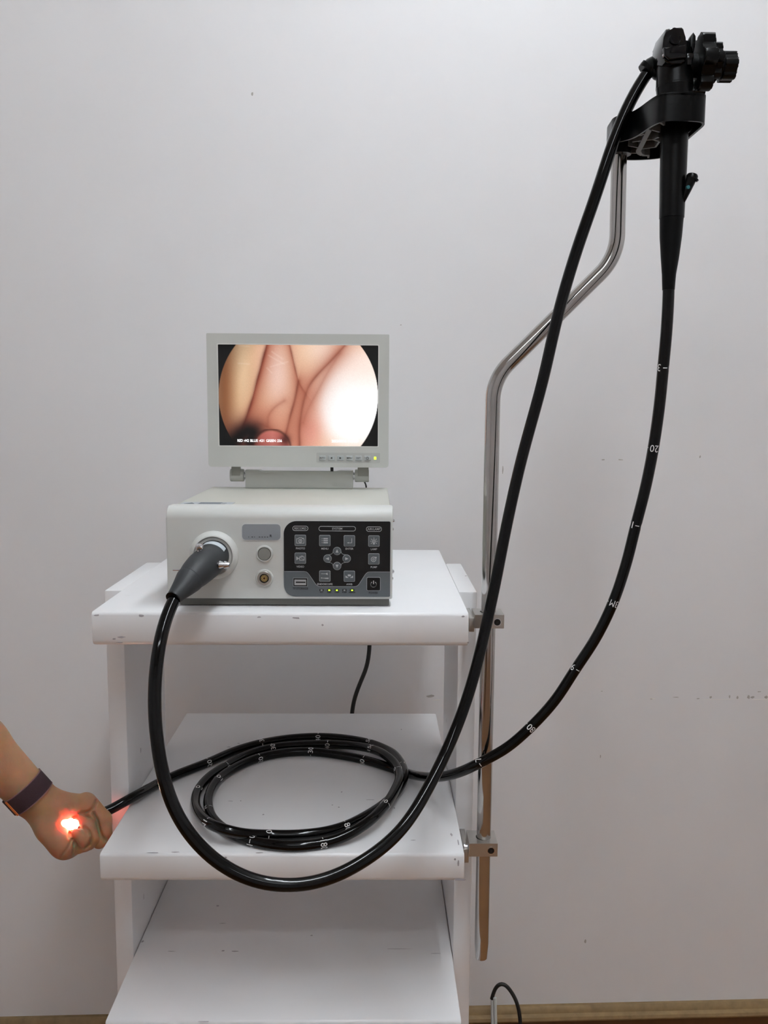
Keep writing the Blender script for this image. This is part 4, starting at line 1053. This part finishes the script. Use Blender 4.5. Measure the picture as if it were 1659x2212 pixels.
# ---------------------------------------------------------------- person: forearm and fist closed on the scope tip
AX, AY, EW = Vector((0.0005, 0.00015, -7e-05)), Vector((6e-05, -0.00022, -0.00048)), Vector((0.3124, -0.84946, 0.42524))   # arm plane steps of about half a millimetre, and towards the room
HO = Vector((-0.36776, 1.0, 0.6944)); HS = 0.00053
def hand_point(u, v, w): return HO + AX * (u - 150) + AY * (v - 1780) + EW * (w * HS)
u0, v0, w0, hh = -290, 1290, -150, 2.1
gu, gv, gw = np.arange(u0, 275, hh, dtype=np.float32), np.arange(v0, 1885, hh, dtype=np.float32), np.arange(w0, 190, hh, dtype=np.float32)
U3, V3, W3 = np.meshgrid(gu, gv, gw, indexing='ij', sparse=True)
def cone(a, b, ra, rb, fw=1.0, sl=None):
    """round cone from a to b; fw < 1 flattens along w"""
    U, V, W = (U3, V3, W3) if sl is None else (U3[sl[0]], V3[:, sl[1]], W3)
    a = np.array(a, np.float32); b = np.array(b, np.float32); e = b - a; L2 = float(e @ e) + 1e-6
    du, dv, dw = U - a[0], V - a[1], W - a[2]
    t = np.clip((du * e[0] + dv * e[1] + dw * e[2]) / L2, 0, 1)
    q = np.sqrt((du - t * e[0]) ** 2 + (dv - t * e[1]) ** 2 + ((dw - t * e[2]) / fw) ** 2)
    return q - (ra + t * (rb - ra))
def smin(a, b, k):
    h = np.clip(.5 + .5 * (b - a) / k, 0, 1); return b + (a - b) * h - k * h * (1 - h)
arm = cone((-330, 1272, 110), (-40, 1606, 36), 78, 58)
arm = smin(arm, cone((-40, 1606, 36), (62, 1712, 4), 58, 49, .92), 20)
iu, iv = int((20 - u0) / hh), int((1630 - v0) / hh)
SL = (slice(iu, None), slice(iv, None))
def c(a, b, ra, rb, fw=1.0): return cone(a, b, ra, rb, fw, SL)
palm = c((66, 1716, 0), (108, 1752, -18), 48, 47)
palm = smin(palm, c((108, 1752, -30), (158, 1762, -40), 46, 44), 22)
palm = smin(palm, c((128, 1740, 0), (186, 1741, -6), 30, 27), 16)
palm = smin(palm, c((128, 1742, -50), (184, 1741, -70), 32, 27), 20)
palm = smin(palm, c((110, 1790, -6), (139, 1820, -4), 36, 36), 18)       # heel of the hand
palm = smin(palm, c((139, 1820, -4), (168, 1822, -14), 32, 20), 14)
def finger(pts_, k=5):
    d_ = None
    for (a, ra), (b, rb) in zip(pts_, pts_[1:]):
        q = c(a, b, ra, rb); d_ = q if d_ is None else smin(d_, q, k)
    return d_
little = finger([((188, 1735, 4), 25), ((222, 1770, 4), 22), ((225, 1800, 2), 19), ((214, 1818, 2), 17)])
little2 = finger([((170, 1772, 14), 15), ((190, 1786, 22), 17), ((199, 1806, 21), 17), ((192, 1822, 12), 15)])
ringf = finger([((166, 1800, 30), 12), ((180, 1812, 26), 15), ((184, 1826, 14), 13), ((168, 1832, 6), 13)])
middle = finger([((186, 1738, -34), 26), ((224, 1772, -34), 21), ((216, 1812, -34), 18), ((180, 1816, -30), 16)])
index = finger([((184, 1740, -72), 25), ((220, 1774, -72), 20), ((212, 1808, -72), 17), ((178, 1812, -66), 15)])
thumb = finger([((100, 1782, -62), 30), ((142, 1808, -96), 22), ((178, 1806, -108), 19), ((206, 1792, -104), 16)])
# pit where the lit tip shows between palm and fingertips
pit = None
for pa, pb, q in (((139, 1777, 45), (142, 1779, 12), 7.5), ((147, 1781, 45), (150, 1781, 6), 9), ((160, 1779, 45), (158, 1780, 4), 9.5), ((152, 1780, 8), (162, 1780, -2), 12),
                  ((147, 1800, 40), (152, 1786, 10), 3.5), ((150, 1813, 38), (150, 1800, 18), 4.5), ((158, 1815, 38), (152, 1800, 16), 3)):
    e_ = c(pa, pb, q, q); pit = e_ if pit is None else np.minimum(pit, e_)
hand = palm
for f_, k in ((index, 3), (middle, 2.5), (thumb, 5), (little, 4), (little2, 1.6), (ringf, 1.6)): hand = smin(hand, f_, k)
# skin folds: displacement along lines on the near side
def seg2(L_):
    U, V = U3[SL[0]], V3[:, SL[1]]; best = None
    for (ax, ay), (bx, by) in zip(L_, L_[1:]):
        ex, ey = bx - ax, by - ay; t = np.clip(((U - ax) * ex + (V - ay) * ey) / (ex * ex + ey * ey), 0, 1)
        q = np.hypot(U - ax - t * ex, V - ay - t * ey); best = q if best is None else np.minimum(best, q)
    return best
front = np.clip((W3 - 5) / 10, 0, 1)
for L_, am, wd in (([(155, 1812), (146, 1830), (131, 1850)], 5.0, 2.6), ([(160, 1818), (158, 1832), (155, 1848)], 4.4, 2.4), ([(209, 1731), (202, 1746), (192, 1753), (172, 1756)], 7.0, 3.2),
                   ([(148, 1740), (154, 1752)], 2.2, 3), ([(160, 1738), (164, 1750)], 2.0, 3), ([(202, 1756), (211, 1772), (214, 1790), (219, 1806), (226, 1816)], 9, 4.2), ([(150, 1795), (154, 1812)], 4, 3),
                   ([(183, 1786), (193, 1796), (197, 1810), (194, 1824), (184, 1832)], 5.5, 2.6), ([(168, 1786), (184, 1792)], 3, 2.6)):
    hand = hand + am * np.exp(-(seg2(L_) / wd) ** 2) * front
hand = np.maximum(hand, -pit)
vol = arm.copy(); sub = vol[SL[0], SL[1], :]
vol[SL[0], SL[1], :] = smin(sub, hand.astype(np.float32), 14)
hand_keep = vol[SL[0], SL[1], :]
vol[SL[0], SL[1], :] = np.where(np.abs(sub - hand) > 30, np.minimum(sub, hand), hand_keep)
def surface_nets(F_):
    nx_, ny_, nz_ = F_.shape; ins = F_ < 0
    cs = np.zeros((nx_ - 1, ny_ - 1, nz_ - 1), np.uint8)
    for dx in (0, 1):
        for dy in (0, 1):
            for dz in (0, 1): cs += ins[dx:nx_ - 1 + dx, dy:ny_ - 1 + dy, dz:nz_ - 1 + dz]
    act = np.argwhere((cs > 0) & (cs < 8))
    ind = -np.ones(cs.shape, np.int64); ind[tuple(act.T)] = np.arange(len(act))
    acc = np.zeros((len(act), 3)); cnt = np.zeros(len(act))
    cor = [(a, b, d_) for a in (0, 1) for b in (0, 1) for d_ in (0, 1)]
    for i_, a in enumerate(cor):
        for b in cor[i_ + 1:]:
            if sum(abs(p - q) for p, q in zip(a, b)) != 1: continue
            fa = F_[tuple((act + a).T)]; fb = F_[tuple((act + b).T)]
            m = (fa < 0) != (fb < 0); t = np.where(m, fa / np.where(m, fa - fb, 1), 0)
            pt = np.array(a) + t[:, None] * (np.array(b) - np.array(a)); acc[m] += pt[m]; cnt[m] += 1
    vert = act + acc / cnt[:, None]
    faces = []
    for ax in range(3):
        o1, o2 = [(1, 2), (2, 0), (0, 1)][ax]
        sl0 = [slice(1, -1)] * 3; sl0[ax] = slice(0, -1); sl1 = [slice(1, -1)] * 3; sl1[ax] = slice(1, None)
        a, b = ins[tuple(sl0)], ins[tuple(sl1)]
        for flip, msk in ((False, a & ~b), (True, ~a & b)):
            e = np.argwhere(msk) + 1; e[:, ax] -= 1
            def at_(d1, d2):
                q = e.copy(); q[:, o1] -= d1; q[:, o2] -= d2; return ind[tuple(q.T)]
            qd = np.stack([at_(1, 1), at_(0, 1), at_(0, 0), at_(1, 0)], 1)
            faces.append(qd[:, ::-1] if flip else qd)
    return vert, np.concatenate(faces)
# close the volume at the far end of the forearm
vol[0] = vol[-1] = 5; vol[:, 0] = vol[:, -1] = 5; vol[:, :, 0] = vol[:, :, -1] = 5
vt, fq = surface_nets(vol)
vt = vt * hh + np.array([u0, v0, w0])
# light smoothing keeps the folds
nb = np.zeros_like(vt); ct = np.zeros(len(vt))
for it in range(2):
    nb[:] = 0; ct[:] = 0
    for k in range(4):
        a, b = fq[:, k], fq[:, (k + 1) % 4]
        np.add.at(nb, a, vt[b]); np.add.at(ct, a, 1); np.add.at(nb, b, vt[a]); np.add.at(ct, b, 1)
    vt = vt * .65 + .35 * nb / ct[:, None]
hb = hand_point(60, 1712, 0)
wp = np.array([list(AX), list(AY), list(EW * HS)])
cow = (vt - np.array([150, 1780, 0])) @ wp + np.array(list(HO)) - np.array(list(hb))
me = bpy.data.meshes.new('person'); me.from_pydata(cow.tolist(), [], fq.tolist())
SKIN = mat('skin', (.66, .50, .385), rough=.5, var=.10, vscale=60, bump=.25, bscale=700, sss=.022, sssr=(1.0, .09, .04), spec=.35)
me.materials.append(SKIN); me.shade_smooth()
person = bpy.data.objects.new('person', me); C.objects.link(person); person.location = hb; WL[person] = hb
person['label'] = 'person reaching in from the left, bare forearm and fist glowing red around the scope tip'
person['category'] = 'person'
tipl = bpy.data.lights.new('tip_light', 'POINT'); tipl.energy = TIP_POWER; tipl.color = (1, .58, .48); tipl.shadow_soft_size = .002
tlo = bpy.data.objects.new('tip_light', tipl); C.objects.link(tlo); tlo.location = hand_point(152, 1780, 6)
leak_fill = bpy.data.lights.new('finger_leak_fill', 'POINT'); leak_fill.energy = LEAK_FILL_POWER; leak_fill.color = (1, .26, .22); leak_fill.shadow_soft_size = .004  # added red lamp behind the fist, standing in for light leaking between fingers
lko = bpy.data.objects.new('finger_leak_fill', leak_fill); C.objects.link(lko); lko.location = hand_point(238, 1768, -58)

# woven watch strap
ax = Vector((.66, .72, -.22)).normalized(); e1 = Vector((.72, -.66, 0)); e1 = (e1 - ax * e1.dot(ax)).normalized(); e2 = e1.cross(ax)
if e2.z < 0: e2 = -e2
hc = Vector((58, 1711, 5)); wcen = hand_point(*hc)
strap = thing('watch_strap', 'dark maroon woven watch strap with an orange end around the wrist', 'strap', wcen)
RS = 52.5
def band(bm, a0, a1, h0, h1, r0, r1, n=72):
    rows = []
    for i in range(n + 1):
        a = math.radians(a0 + (a1 - a0) * i / n); dd = e1 * math.cos(a) + e2 * math.sin(a)
        rows.append([bm.verts.new(hand_point(*(hc + dd * r + ax * h))) for r, h in ((r0, h0), (r1, h0), (r1, h1), (r0, h1))])
    for a, b in zip(rows, rows[1:]):
        for k in range(4): bm.faces.new((a[k], b[k], b[(k + 1) % 4], a[(k + 1) % 4]))
    bm.faces.new(rows[0]); bm.faces.new(rows[-1][::-1])
STRAPM = mat('maroon_weave', (.20, .11, .135), rough=.85, bump=.6, bscale=1600)
EDGEM = mat('dusty_pink_edge', (.48, .33, .33), rough=.8)
HB2 = 19.5
bm = B(); band(bm, -14, 146, -HB2, HB2, RS, RS + 2.8); part('outer_band', bm, STRAPM, strap)
bm = B(); band(bm, 100, 350, -HB2 * .97, HB2 * .97, RS - 2.1, RS + .3); part('under_band', bm, STRAPM, strap)
for s in (-1, 1):
    bm = B(); band(bm, -14, 145, s * HB2 - 1, s * HB2 + 1, RS + .3, RS + 3.1); part('edge_piping', bm, EDGEM, strap)
bm = B(); band(bm, 143, 150, -HB2, HB2, RS, RS + 3.8, 6); part('end_tab', bm, mat('orange_tab', (.88, .48, .22), rough=.5), strap, label='orange end tab')
